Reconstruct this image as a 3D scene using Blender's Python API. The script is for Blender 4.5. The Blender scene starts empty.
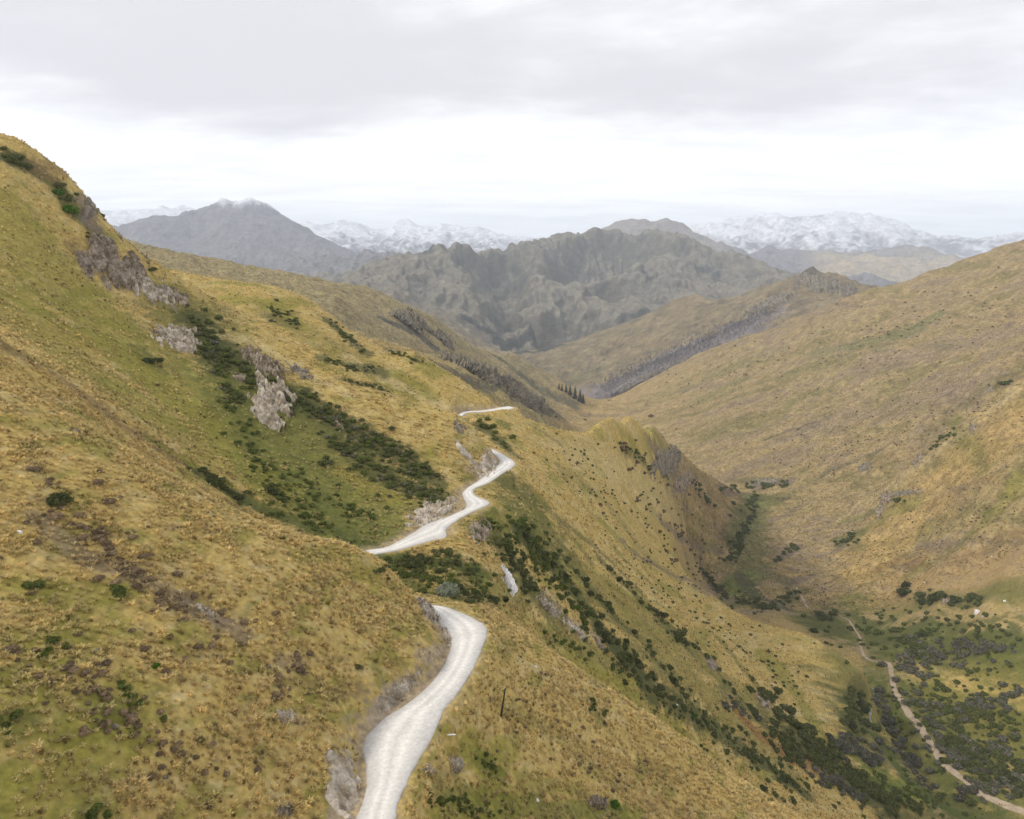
import bpy, math, random
import numpy as np
rng = np.random.default_rng(7); random.seed(7)
sc = bpy.context.scene; COL = sc.collection
# ------------------------------------------------------------------ camera
F = 731.0; CX, CY = 512.0, 409.5; PITCH = math.radians(11.2)
S = 1.3                                # metres per layout unit
cp, sp = math.cos(PITCH), math.sin(PITCH)
def ray(u, v):
    a = (np.asarray(u, float)-CX)/F; b = (CY-np.asarray(v, float))/F
    X = a; Y = cp + sp*b; Z = -sp + cp*b
    h = np.hypot(X, Y)
    return np.arctan2(X, Y), Z/h       # azimuth, slope
def px(az, t):                         # inverse, for placing things
    X = np.sin(az); Y = np.cos(az); Z = t
    fw = Y*cp - Z*sp; up = Y*sp + Z*cp
    return CX + F*X/fw, CY - F*up/fw
# ------------------------------------------------------------------ noise
_P = rng.permutation(4096); _G = rng.uniform(0, 2*np.pi, 4096)
_GX, _GY = np.cos(_G), np.sin(_G)
def pn(x, y, seed=0):
    xi = np.floor(x).astype(np.int64); yi = np.floor(y).astype(np.int64)
    fx = x-xi; fy = y-yi
    def g(i, j):
        h = _P[(_P[(xi+i+seed*17) & 4095] + yi + j) & 4095]
        return _GX[h]*(fx-i) + _GY[h]*(fy-j)
    u = fx*fx*fx*(fx*(fx*6-15)+10); w = fy*fy*fy*(fy*(fy*6-15)+10)
    a = g(0, 0); b = g(1, 0); c = g(0, 1); d = g(1, 1)
    return ((a+(b-a)*u) + ((c+(d-c)*u)-(a+(b-a)*u))*w)*1.5
def fbm(x, y, lam, octs=4, seed=0, gain=.5):
    s = 0; a = 1; n = 0
    for k in range(octs):
        s = s + a*pn(x/lam*2**k + 3.1*k, y/lam*2**k - 1.7*k, seed+k); n += a; a *= gain
    return s/n*1.4
def sstep(a, b, x):
    t = np.clip((x-a)/(b-a), 0, 1); return t*t*(3-2*t)
# ------------------------------------------------------------------ control lines (pixel column, pixel row, distance)
CT = []            # az, lnr, t
def addc(az, D, t):
    CT.append((float(az), math.log(float(D)*S/math.cos(az)), float(t)))
def P(*pts, step=11.0, back=None, dt=.05, fD=1.18):
    pts = [tuple(map(float, p)) for p in pts]
    out = []
    for (u0, v0, d0), (u1, v1, d1) in zip(pts[:-1], pts[1:]):
        n = max(1, int(math.hypot(u1-u0, v1-v0)/step))
        for k in range(n):
            f = k/n; out.append((u0+(u1-u0)*f, v0+(v1-v0)*f, math.exp(math.log(d0)*(1-f)+math.log(d1)*f)))
    out.append(pts[-1])
    for u, v, d in out:
        az, t = ray(u, v); addc(az, d, t)
    if back:
        for u, v, d in out[::2]:
            az, t = ray(u, v); addc(az, d*fD, t-dt)
def W(*pts):        # column, distance, height
    for u, d, z in pts:
        az, _ = ray(u, 400); addc(az, d, z/(d/math.cos(az)))
# near left spur
P((-200,950,24),(0,950,27),(200,940,33),(330,930,38),step=60)
P((500,950,44),(700,950,50),(900,950,64),(1200,950,95),step=60)
P((-200,819,29),(0,819,33),(150,819,38),(260,819,42),(335,819,45),step=40)
P((-200,700,34),(0,700,39),(150,700,45),(260,700,51),(340,715,54),step=40)
P((-200,600,43),(0,600,48),(150,600,54),(280,610,60),(360,640,63),(415,640,66),step=40)
P((-200,500,53),(0,500,57),(150,520,62),(280,560,66),(370,600,69.5),step=40)
P((-200,360,74),(0,395,70),(80,430,71),(150,465,73),(210,498,75),(260,524,76),(300,537,76),(340,543,75),(370,554,76),(395,575,77),(413,596,77),(424,604,77),step=9)
W((100,82,-19.2),(200,87,-29.6),(260,90,-35.6),(320,91,-40),(370,89,-41),(410,86,-41.8))
W((160,84,-25.5),(230,88,-32.5),(290,90,-38),(345,90,-41))
P((440,598,84),(440,570,92),(440,545,100),step=12)
# gully and second spur with outcrops
P((320,530,101),(260,513,99),(200,480,97),(100,400,95),(0,340,86),(-200,300,90),step=20)
P((350,500,112),(250,450,118),(150,380,122),(60,310,125),(0,260,125),(-200,180,130),step=25)
P((400,480,124),(300,410,135),(200,350,142),(120,290,148),(60,230,146),(0,190,140),(-200,80,150),step=25)
P((-250,0,160),(-100,90,160),(0,135,157),(20,139,158),(45,157,160),(65,172,162),(80,190,164),(90,208,166),(94,222,169),(103,232,172),(130,252,178),(160,275,180),(185,290,178),(240,312,172),(300,343,166),(350,370,160),(400,398,155),(420,406,153.5),step=9,back=1,dt=.045,fD=1.12)
P((420,406,153.5),(431,410,153),(461,416,151),(470,424,149),(476,434,148),(486,444,147),(496,453,146.5),step=6)
# third spur
P((455,400,207),(400,379,208),(330,338,214),(260,311,218),(200,293,224),step=25)
W((395,180,-37),(350,186,-33),(300,193,-27),(250,198,-20),(200,200,-15))
P((120,262,260),(170,275,262),(215,282,260),(256,285,255),(306,296,246),(338,322,238),(361,341,230),(388,354,226),(411,352,222),(431,364,228),(468,387,224),(488,398,218),(500,405,210),step=9,back=1,dt=.05,fD=1.2)
P((470,421,188),(495,418,190),step=8)
# spur right of the road
P((425,819,48.5),(500,819,55),(600,819,64),(700,819,74),step=30)
P((470,700,65),(500,700,68),(560,720,74),(650,770,79),step=30)
P((440,750,56),(520,765,62),step=40)
P((492,632,79),(515,640,83),(550,652,85),(600,688,86),(650,716,87),(690,744,87),(730,773,87),(770,799,87),(800,819,87),(900,885,92),step=9)
W((520,95,-50),(550,100,-57.5),(600,103,-67),(650,106,-75),(690,108,-83),(740,109,-91),(800,110,-100))
P((480,560,100),(520,590,104),(560,620,110),(600,650,116),(650,690,122),(700,730,128),(760,775,134),(850,830,140),(950,890,150),step=16)
P((540,530,125),(600,590,135),(650,640,142),(700,690,148),(770,750,155),(850,800,163),(930,850,168),step=25)
P((520,460,158),(560,480,170),(610,530,190),(650,575,222),(700,610,242),(760,660,220),(820,702,206),(890,770,190),(960,835,178),step=25)
P((505,412,200),(530,422,212),(560,431,228),(590,435,240),(610,431,255),(635,424,295),(660,436,375),(690,462,515),(715,482,590),(733,497,640),step=3)
P((600,455,240),(650,490,305),(675,510,400),(700,525,480),(722,545,495),step=9)
P((600,500,197),(650,540,265),(675,560,350),(692,572,415),step=9)
P((695,588,300),(712,600,285),(740,613,262),(767,625,248),(793,632,242),(818,642,238),(843,660,236),(865,675,235),step=8)
P((856,700,225),(873,719,222),(892,745,210),step=10)
W((560,262,-90),(600,290,-95),(600,345,-150),(640,345,-125),(660,425,-150),(505,235,-80),(530,245,-85))
W((560,330,-125),(560,420,-175),(635,430,-180),(505,330,-110),(690,600,-200),(640,550,-205),(590,520,-200),(680,700,-216),(600,700,-222),(540,650,-200),(715,670,-215))
W((712,335,-170),(740,300,-168),(767,290,-168),(793,285,-168),(818,283,-168),(843,280,-168),(868,262,-165))
# valley floor and the stream
P((1100,870,165),(1000,840,182),(940,800,203),(900,760,226),(875,715,254),(880,680,284),step=12)
W((850,315,-178),(800,350,-184),(760,390,-189),(740,430,-191))
P((697,580,420),(712,565,440),(735,560,452),(745,520,540),(760,495,620),(748,482,680),step=10)
P((1024,812,194),(960,780,208),(925,750,228),(898,700,260),(893,680,278),(885,662,300),(862,650,318),(858,640,335),(850,625,362),(830,615,380),(808,608,402),(800,585,432),step=12)
# right hand slopes
P((1200,760,195),(1024,760,215),step=60); P((1250,700,215),(1024,700,240),(960,720,244),step=60)
P((1250,600,270),(1024,640,272),(960,660,284),(900,640,324),step=40)
P((1250,500,330),(1024,580,308),(960,600,330),(900,580,388),(850,600,398),step=30)
P((1250,420,380),(1024,520,350),(960,540,380),(900,540,430),(850,560,450),(800,560,470),step=30)
P((1250,330,430),(1024,450,400),(960,480,430),(900,500,470),(850,525,500),(800,520,540),step=30)
P((1250,300,440),(1024,378,460),(990,400,468),(960,424,476),(930,447,484),step=7,back=1,dt=.045,fD=1.1)
P((930,447,484),(900,474,492),(878,498,500),step=7)
P((1250,240,700),(1024,350,600),(950,410,580),(870,480,560),step=30)
P((1250,180,850),(1024,300,800),(950,350,760),(870,420,680),(780,480,640),step=30)
P((950,300,950),(870,360,850),(780,440,740),(720,475,750),step=30)
P((870,320,1000),(780,400,880),(700,455,820),step=30)
P((780,360,1050),(700,420,950),(640,415,1100),(590,420,1150),(550,428,1000),step=25)
P((700,385,1150),(640,400,1250),(600,408,1400),step=20)
P((1300,110,1000),(1150,180,1020),(1024,243,1050),(968,260,1090),(928,275,1110),(898,284,1130),(863,292,1150),(820,309,1200),(783,325,1240),(762,335,1270),(729,342,1310),(697,354,1350),(652,380,1420),(620,394,1480),(587,406,1560),step=8,back=1,dt=.05,fD=1.13)
# canyon walls on the left
P((60,240,780),(127,242,800),(150,250,810),(170,259,820),(210,264,835),(256,271,850),(313,279,880),(351,285,900),(378,292,920),(406,305,950),(425,312,975),(441,325,1000),(460,340,1050),(481,350,1150),(500,353,1250),(515,359,1300),(529,367,1350),(549,387,1400),(570,399,1450),(584,407,1480),step=8,back=1,dt=.04,fD=1.15)
P((200,280,640),(260,290,660),(340,300,700),(380,330,720),(420,348,760),(450,348,900),(500,366,1050),(530,385,1150),step=20)
P((415,358,560),(446,357,620),(463,365,640),(481,371,670),(500,376,700),(520,390,740),(540,403,780),(557,414,800),step=8,back=1,dt=.035,fD=1.15)
P((445,372,450),(470,388,480),(510,400,520),(540,416,600),step=20)
# spur with the dead wood
P((585,403,1750),(620,390,1780),(650,375,1800),(720,340,1800),(780,318,1750),(850,298,1750),step=16)
P((560,385,1950),(600,365,2050),(660,335,2050),(720,318,1980),(780,300,1850),(830,288,1850),step=20)
P((512,362,2500),(540,352,2450),(570,344,2400),(600,333,2350),(622,325,2300),(662,307,2250),(697,296,2200),(712,302,2180),(737,300,2150),(768,287,2100),(790,281,2050),(793,280,2020),(803,274,2000),(813,268,2000),(821,274,2000),(828,275,2000),(834,273,2000),(841,278,2000),(850,287,2000),(865,292,2000),(900,305,2000),step=7,back=1,dt=.03,fD=1.12)
# big brown mountain
P((300,300,2900),(341,281,3000),(368,267,3150),(406,255,3300),(438,243,3400),(451,247,3500),(466,246,3550),(473,251,3600),(496,250,3700),(512,247,3800),(542,240,3900),(562,241,4000),(584,237,4100),(597,232,4150),(614,230,4200),(626,237,4150),(649,234,4100),(667,236,4050),(682,233,4000),(694,242,3950),(717,251,3850),(737,257,3750),(762,266,3650),(800,278,3600),(850,290,3600),step=7,back=1,dt=.03,fD=1.12)
P((438,243,3400),(452,262,3200),(470,285,3000),(488,310,2800),(505,340,2600),step=12)
P((470,262,3700),(490,285,3600),(505,305,3400),(515,330,3000),step=12)
P((556,256,3700),(535,275,3300),(525,300,3050),(518,325,2850),step=12)
P((600,256,4100),(578,278,3900),(550,302,3450),step=12)
P((667,240,3900),(654,258,3650),(627,270,3400),(587,290,3100),(562,305,2950),(530,325,2700),step=12)
P((650,282,3900),(628,298,3600),(600,320,3150),step=12)
P((682,238,3850),(690,262,3500),(672,280,3200),(645,296,2950),(618,318,2700),step=14)
P((720,268,3700),(705,285,3400),(670,302,2900),step=14)
P((740,265,3600),(760,280,3200),step=14)
P((380,285,2600),(400,310,2300),(440,335,2100),(480,352,2300),(520,350,2600),step=20)
P((340,290,2400),(380,300,2000),step=20)
P((360,280,2850),(410,275,2950),(430,300,2650),(460,330,2400),step=16)
# blue hill, pale mountain, snowy ranges
P((262,272,4600),(273,269,4600),(306,260,4700),(328,254,4800),(348,256,4800),(376,252,4800),(396,256,4800),(440,262,4800),step=7,back=1,dt=.02,fD=1.12)
P((120,240,5700),(180,240,5700),(240,232,5800),(280,240,5800),(320,250,5800),step=16)
P((150,256,5000),(220,263,5000),step=20)
P((60,235,6000),(102,229,6000),(120,224,6000),(150,220,6000),(182,216,6100),(212,209,6200),(220,201,6200),(235,201,6300),(243,201,6300),(250,196,6300),(257,202,6300),(271,211,6300),(293,220,6300),(313,232,6300),(333,244,6300),(356,255,6300),(400,262,6300),step=6,back=1,dt=.02,fD=1.12)
P((-100,222,10500),(60,219,10500),(95,217,10500),(112,215,10500),(140,214,10500),(160,210,10500),(185,206,10500),(192,212,10500),(240,222,10500),(290,226,10500),(308,225,10500),(325,224,10500),(341,221,10500),(356,226,10500),(366,232,10500),(386,234,10500),(396,225,10500),(411,221,10500),(421,229,10500),(436,224,10500),(456,225,10500),(473,229,10500),(496,235,10500),(508,233,10500),(520,239,10500),(550,246,10500),(600,245,10500),(660,240,10500),step=6,back=1,dt=.02,fD=1.12)
P((310,250,8500),(350,252,8200),(400,248,8200),(440,252,8200),(500,255,8200),step=20)
P((365,240,9700),(390,246,9200),(440,238,9500),(480,245,9200),step=15)
P((530,248,6800),(542,240,6800),(572,234,6800),(597,230,6900),(612,222,7000),(622,217,7000),(637,218,7000),(647,221,7000),(667,220,7000),(682,227,7000),(697,240,7000),(720,250,7000),step=6,back=1,dt=.02,fD=1.12)
P((660,240,10500),(687,230,10500),(702,225,10500),(722,222,10500),(742,219,10500),(764,216,10500),(790,217,10500),(813,215,10500),(843,219,10500),(875,217,10500),(885,225,10500),(910,229,10500),(930,240,10500),(955,240,10500),(983,245,10500),(1003,238,10500),(1018,234,10500),(1030,236,10500),(1150,225,10500),(1300,220,10500),step=6,back=1,dt=.02,fD=1.12)
P((720,240,9400),(780,240,9300),(850,244,9200),(920,250,9200),(1000,256,9200),step=20)
P((740,257,7200),(768,250,7000),(800,256,6900),(830,253,6900),(850,256,6900),(868,254,6800),(893,249,6800),(908,247,6800),(928,255,6800),(953,256,6800),(990,262,6800),(1080,262,6800),step=7,back=1,dt=.015,fD=1.12)
P((770,268,6000),(833,272,5900),(870,262,6200),(910,262,6200),step=12)
P((790,285,4700),(820,279,4700),(850,274,4800),(875,277,4800),(898,284,4800),(960,290,4800),step=8,back=1,dt=.01,fD=1.1)
for a_ in np.linspace(-.95, .95, 24):
    for lr_ in (9.75, 10.1): CT.append((a_, lr_, -.02))
# ------------------------------------------------------------------ the road, as edge pairs on a nearly level shelf
RS = [ # Lu,Lv,Ru,Rv,z
(345,880,385,880,-38.4),(352,850,389,850,-38.5),(358,819,393,819,-38.6),(363,804,397,800,-38.7),(368,787,404,784,-38.8),(369,769,411,768,-38.8),(366,753,421,750,-38.9),(368,738,427,740,-38.9),(377,727,431,731,-38.9),
(388,716,441,709,-39),(406,705,450,699,-39),(426,689,461,685,-39),(441,671,472,667,-39.1),(450,654,480,649,-39.1),(451,641,485,635,-39.2),(446,630,483,625,-39.2),(440,621,474,619,-39.3),
(434,614,462,613,-39.3),(428,608,446,607,-39.4),(414,607,426,603,-39.4),(390,599,406,592,-39.5),(366,590,386,584,-39.5),(346,576,368,571,-39.5),(344,562,364,561,-39.5),
(364,551,370,555,-39.5),(386,547,396,550,-39.6),(406,537,418,543.5,-39.6),(417,530.5,432,539.5,-39.6),(427,524.5,445,536.5,-39.7),(437,520,446,528,-39.7),(448,516.5,458,519,-39.7),(456,513,472,511.5,-39.8),
(466,508,487,504.5,-39.8),(467,502.5,487,500.5,-39.9),(464,497.5,477,496.5,-39.9),(463,493,473,492.5,-39.9),(467,488,475,488,-40),(478,481,489,482,-40),(488,473,502,473,-40),(496,467,512,467,-40),
(500,461,514,462,-40.1),(494,454,506,456,-40.3),(480,447,490,448,-40.5),(462,440,470,441,-40.8),(442,430,452,432,-41),(430,424,438,427,-41.2),(440,424,448,427,-41.3),(449,421,455,424,-41.4),
(463,412.0,466,413.2,-41.6),(478,410.7,481,412,-41.7),(491,409.1,494,410.7,-41.8),(502,407,508,409.2,-41.9),(509,406.2,514,408,-42)]
L_, R_ = [], []
for lu, lv, ru, rv, z in RS:
    for (u, v, dst) in ((lu, lv, L_), (ru, rv, R_)):
        az, t = ray(u, v); r = z*S/t
        dst.append((r*math.sin(az), r*math.cos(az), z*S))
L_ = np.array(L_); R_ = np.array(R_)
def cat(Pn, k=10):
    out = []
    n = len(Pn)
    for i in range(n-1):
        p0, p1, p2, p3 = Pn[max(i-1, 0)], Pn[i], Pn[i+1], Pn[min(i+2, n-1)]
        for j in range(k):
            t = j/k
            out.append(.5*((2*p1)+(-p0+p2)*t+(2*p0-5*p1+4*p2-p3)*t*t+(-p0+3*p1-3*p2+p3)*t**3))
    out.append(Pn[-1]); return np.array(out)
roadL, roadR = cat(L_), cat(R_)
roadC = (roadL+roadR)/2
roadW = np.linalg.norm((roadL-roadR)[:, :2], axis=1)/2
for k in range(0, len(roadC)-3, 7):
    for p in (roadL[k], roadR[k]):
        r = math.hypot(p[0], p[1]); az = math.atan2(p[0], p[1]); CT.append((az, math.log(r), p[2]/r))
# ------------------------------------------------------------------ RBF surface t(az, ln r)
C = np.array(CT)
AS, BS = 1.0, 1.0
def kern(d2): return np.sqrt(d2 + 4e-6)
keep = []
for i in range(len(C)):           # drop near duplicates
    if keep:
        k = np.array(keep); d = np.hypot(C[k, 0]-C[i, 0], C[k, 1]-C[i, 1])
        if d.min() < .004: continue
    keep.append(i)
C = C[keep]; N = len(C)
M = np.zeros((N+3, N+3)); D2 = (C[:, None, 0]-C[None, :, 0])**2 + (C[:, None, 1]-C[None, :, 1])**2
M[:N, :N] = -kern(D2) - np.eye(N)*1.5e-4
M[:N, N] = 1; M[:N, N+1] = C[:, 0]; M[:N, N+2] = C[:, 1]; M[N:, :N] = M[:N, N:].T
Wt = np.linalg.solve(M, np.concatenate([C[:, 2], [0, 0, 0]]))
def rbf(a, l):
    o = np.empty(a.size); a = a.ravel(); l = l.ravel()
    for s in range(0, a.size, 20000):
        aa = a[s:s+20000, None]; ll = l[s:s+20000, None]
        o[s:s+20000] = -kern((aa-C[None, :, 0])**2+(ll-C[None, :, 1])**2) @ Wt[:N] + Wt[N] + Wt[N+1]*aa[:, 0] + Wt[N+2]*ll[:, 0]
    return o
A0, A1 = -.86, .86; NA = 1150; L0, L1 = math.log(34), math.log(19000.)
# rows: dense where the slopes face the camera
knots = [(math.log(34), 150), (math.log(60), 230), (math.log(700), 230), (math.log(2000), 210), (math.log(2600), 230), (math.log(5600), 230), (math.log(7000), 200), (L1, 170)]
rows = [L0]
while rows[-1] < L1:
    rows.append(rows[-1] + 1/np.interp(rows[-1], [k[0] for k in knots], [k[1] for k in knots]))
rows = np.array(rows); NR = len(rows)
azs = np.linspace(A0, A1, NA)
ca = np.linspace(A0, A1, 460); cl = np.linspace(rows[0], rows[-1], 760)
GA, GL = np.meshgrid(ca, cl)
TC = rbf(GA, GL).reshape(GA.shape)
def cub(ts):       # catmull weights
    return (.5*(-ts+2*ts**2-ts**3), .5*(2-5*ts**2+3*ts**3), .5*(ts+4*ts**2-3*ts**3), .5*(-ts**2+ts**3))
def upsample(T, xs, x0, x1, axis):
    n = T.shape[axis]; f = (xs-x0)/(x1-x0)*(n-1); i = np.clip(np.floor(f).astype(int), 0, n-2); w = cub(f-i)
    o = 0
    for k in range(4):
        idx = np.clip(i-1+k, 0, n-1); g = np.take(T, idx, axis=axis)
        sh = [1, 1]; sh[axis] = -1
        o = o + g*w[k].reshape(sh)
    return o
T = upsample(upsample(TC, rows, cl[0], cl[-1], 0), azs, A0, A1, 1)
R = np.exp(rows)[:, None]*np.ones((1, NA)); AZ = np.ones((NR, 1))*azs[None, :]
X = R*np.sin(AZ); Y = R*np.cos(AZ); Z = T*R
# ---- relief
damp = 1 - .85*sstep(600, 1500, R)*0
dz = np.zeros_like(Z)
lam = .8; k = 0
while lam < 2600:
    w = sstep(.002, .006, lam/R)*(1-sstep(.04, .11, lam/R))
    m = w > 1e-3
    if m.any():
        wx = X + lam*.35*1; 
        n1 = pn(X/lam+k*7.3, Y/lam-k*3.9, 40+k)
        rid = 1-2*np.abs(pn(X/lam*.9-k*5.1, Y/lam*.9+k*2.2, 80+k))
        near = np.minimum(1-sstep(1500, 2600, R), 1-sstep(520, 680, R)*(1-sstep(.05, .1, AZ)))
        sm = 1-sstep(.03, .07, lam/R)
        amp = (.035*near + (.045+.04*sm)*(1-near))
        if lam < 6: amp = amp*1.25
        dz += w*lam*amp*(n1*near*.9 + (rid-.35)*(.35*near + 1.0*(1-near)))
    lam *= 1.62; k += 1
# steep downhill ribs on the hillsides (rills running down towards the creek)
def ribs(dirx, diry, wl, seed):
    a = (X*diry - Y*dirx)/wl; b = (X*dirx + Y*diry)/(wl*6)
    return 1-2*np.abs(pn(a + .6*pn(b*2, a*.5, seed+5), b, seed))
rb = ribs(-.75, -.66, 38, 11)
maskR = sstep(.12, .32, AZ)*sstep(330, 480, R)*(1-sstep(1500, 1900, R))
rb0 = 1-2*np.abs(pn((X*.62-Y*.78)/58+.7*pn(X/90, Y/90, 31), (X*.78+Y*.62)/260, 32))
dz += maskR*rb*R*.0022 + sstep(.25, .36, AZ)*sstep(300, 400, R)*(1-sstep(600, 700, R))*(rb0-.4)*R*.012 + sstep(.1, .2, AZ)*sstep(700, 900, R)*(1-sstep(1500, 1900, R))*(rb0-.4)*R*.0045
rb2 = ribs(.93, .36, 17, 21)
maskL = (1-sstep(-.02, .2, np.abs(AZ-.08)-.06))*sstep(150, 200, R)*(1-sstep(380, 460, R))
dz += maskL*rb2*R*.0006
fb = sstep(2900, 3600, R)
xw = X/(.030*R) + .9*pn(X/500., Y/900., 61); xl = X/230.
rbf_ = 1-2*np.abs(pn(X/310. + .5*pn(X/420., Y/420., 62), Y/1300., 63)); rbg = 1-2*np.abs(pn(X/120. + .4*pn(X/160., Y/160., 64), Y/420., 65))
f6 = sstep(6500, 8500, R)
rbi = 1-2*np.abs(pn(X/58. + .4*pn(X/80., Y/80., 71), Y/210., 72))
rbh = 1-2*np.abs(pn(X/700. + .5*pn(X/900., Y/900., 66), Y/2600., 67))
dz += fb*(1-f6)*(32*(rbf_-.62)+19*(rbg-.5)+13*(rbi-.5)) + f6*(70*(rbh-.6)+22*(rbf_-.5))
Zs = Z.copy()
Z = Z + dz
# ---- cut the road shelf
rc2 = roadC[:, :2]
def seg_near(x, y, pts):
    """nearest point on a polyline; returns distance, index, fraction, side"""
    best = np.full(x.shape, 1e9); bi = np.zeros(x.shape, int); bs = np.zeros(x.shape)
    for i in range(len(pts)-1):
        p, q = pts[i], pts[i+1]; d = q-p; L = d@d+1e-9
        t = np.clip(((x-p[0])*d[0]+(y-p[1])*d[1])/L, 0, 1)
        ex = x-(p[0]+t*d[0]); ey = y-(p[1]+t*d[1]); dd = ex*ex+ey*ey
        m = dd < best
        best[m] = dd[m]; bi[m] = i; bs[m] = (d[0]*ey-d[1]*ex)[m]
    return np.sqrt(best), bi, bs
sel = (R > 36) & (R < 330) & (AZ > -.4) & (AZ < .12)
bd = np.full(sel.sum(), 1e9)
for p in rc2[::12]: bd = np.minimum(bd, (X[sel]-p[0])**2+(Y[sel]-p[1])**2)
t_ = sel.copy(); t_[sel] = bd < 20**2; sel = t_
xs_, ys_ = X[sel], Y[sel]
d_, i_, s_ = seg_near(xs_, ys_, rc2)
hw = roadW[i_]; zr = roadC[i_, 2]
e = d_-hw
zt = Z[sel]
nose = ((i_ > 163) & (i_ < 200)).astype(float)
wgt = 1-sstep(.15, 2.6-1.7*nose, e + .5*pn(xs_/1.7, ys_/1.7, 3))
znew = zt + (zr-.14-zt)*wgt
inner = s_ > 0       # hill side: steep cut bank; outer: bank may not rise above the road
znew = np.where((~inner) & (e < 4), np.minimum(znew, zr + .05 - .25*np.clip(e, 0, 9)), znew)
Z[sel] = znew
ROADD = np.full(Z.shape, 99.); ROADD[sel] = e
ROADS = np.zeros(Z.shape); ROADS[sel] = s_
# ------------------------------------------------------------------ lookups
TT = Z/R
def zat(x, y):
    r = np.hypot(x, y); az = np.arctan2(x, y)
    fi = np.interp(np.log(r), rows, np.arange(NR)); fj = (az-A0)/(A1-A0)*(NA-1)
    i = np.clip(fi.astype(int), 0, NR-2); j = np.clip(fj.astype(int), 0, NA-2); a = fi-i; b = fj-j
    return (Z[i, j]*(1-a)*(1-b)+Z[i+1, j]*a*(1-b)+Z[i, j+1]*(1-a)*b+Z[i+1, j+1]*a*b)
VIS = np.maximum.accumulate(TT, axis=0)
def hit(u, v, rmin=0, rmax=1e9):
    """point of the ground seen at a pixel of the layout"""
    az, t = ray(u, v); j = int(np.clip(round((float(az)-A0)/(A1-A0)*(NA-1)), 0, NA-1))
    col = TT[:, j]; ok = (col >= t) & (np.exp(rows) >= rmin)
    if not ok.any():
        i = int(np.argmax(np.where((np.exp(rows) >= rmin) & (np.exp(rows) <= rmax), col, -9)))
    else:
        i = int(np.argmax(ok))
        if np.exp(rows[i]) > rmax:
            m = (np.exp(rows) >= rmin) & (np.exp(rows) <= rmax)
            i = int(np.argmax(np.where(m, col, -9)))
    if i > 0 and col[i] != col[i-1] and ok.any():
        f = np.clip((t-col[i-1])/(col[i]-col[i-1]), 0, 1)
    else: f = 1
    lr = rows[i-1]*(1-f)+rows[i]*f if i > 0 else rows[i]
    r = math.exp(lr); az = float(az)
    x, y = r*math.sin(az), r*math.cos(az)
    return x, y, float(zat(np.array([x]), np.array([y]))[0])
def visible(x, y, z, lift=.3):
    r = np.hypot(x, y); az = np.arctan2(x, y)
    i = np.clip(np.searchsorted(rows, np.log(r))-1, 0, NR-1); j = np.clip(np.round((az-A0)/(A1-A0)*(NA-1)).astype(int), 0, NA-1)
    u, v = px(az, z/r)
    return ((z+lift)/r >= VIS[np.maximum(i-1, 0), j]-1e-4) & (u > -25) & (u < 1049) & (v < 850)
# ================================================================== ground cover colours (what grows or lies where)
def lin(r, g, b):
    f = lambda c: ((c/255+.055)/1.055)**2.4 if c/255 > .04045 else c/255/12.92
    return np.array([f(r), f(g), f(b)])
_sg = np.tanh((AZ-.25)*8)
XQ = X+.8*_sg*Zs; YQ = Y+1.1*Zs      # so that patches keep their size on steep faces
def multi(seed, lo=.004, hi=.07, sx=1., sy=1., rot=0., gain=1.):
    cr, sr = math.cos(rot), math.sin(rot)
    xr = (XQ*cr+YQ*sr)/sx; yr = (-XQ*sr+YQ*cr)/sy
    o = np.zeros_like(X); n = np.zeros_like(X)
    lam = .7; k = 0
    while lam < 1800:
        w = sstep(lo*.6, lo*1.6, lam/R)*(1-sstep(hi*.7, hi*1.5, lam/R))
        m = (w > 1e-3).any(axis=1)
        if m.any():
            i0 = np.argmax(m); i1 = len(m)-np.argmax(m[::-1])
            s = slice(i0, i1)
            o[s] += w[s]*pn(xr[s]/lam+k*9.1+seed, yr[s]/lam-k*4.7, seed*13+k); n[s] += w[s]
        lam *= 1.8; k += 1
    return o/np.sqrt(np.maximum(n, .3))
n_a = multi(1); n_b = multi(2, lo=.02, hi=.2); n_c = multi(3, lo=.003, hi=.02)
n_r = multi(4, lo=.003, hi=.03, sx=1, sy=3.5, rot=math.radians(-52)); n_l = multi(5, lo=.003, hi=.03, sx=3.2, sy=1, rot=math.radians(-12))
n_w = multi(6, lo=.006, hi=.05)
gy, gx = np.gradient(Z)
dRr = np.gradient(R, axis=0); sr_ = gy/dRr; sa_ = gx/(R*(azs[1]-azs[0])); slope = np.hypot(sr_, sa_)
def c3(c): return np.array(c)[None, None, :]
def mix(a, b, f): return a*(1-f[..., None]) + b*f[..., None]
GOLD = (.41, .302, .10); PALE = (.50, .405, .205); OLIVE = (.21, .195, .034); GREEN = (.13, .135, .026); HEATH = (.07, .075, .024)
BROWN = (.19, .125, .056); ROCK = (.36, .31, .26); SCRUB = (.19, .145, .105); RUST = (.22, .115, .035); TAN = (.33, .235, .105)
col = np.ones(Z.shape+(3,))*c3(GOLD)
col = mix(col, c3(PALE), .65*sstep(-.1, .7, n_a))
col = mix(col, c3(OLIVE), .7*sstep(.1, .55, -n_b+.25*n_a))
col = mix(col, c3(BROWN), .16*sstep(.35, .9, -n_c))
LR = np.log(R)
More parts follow.
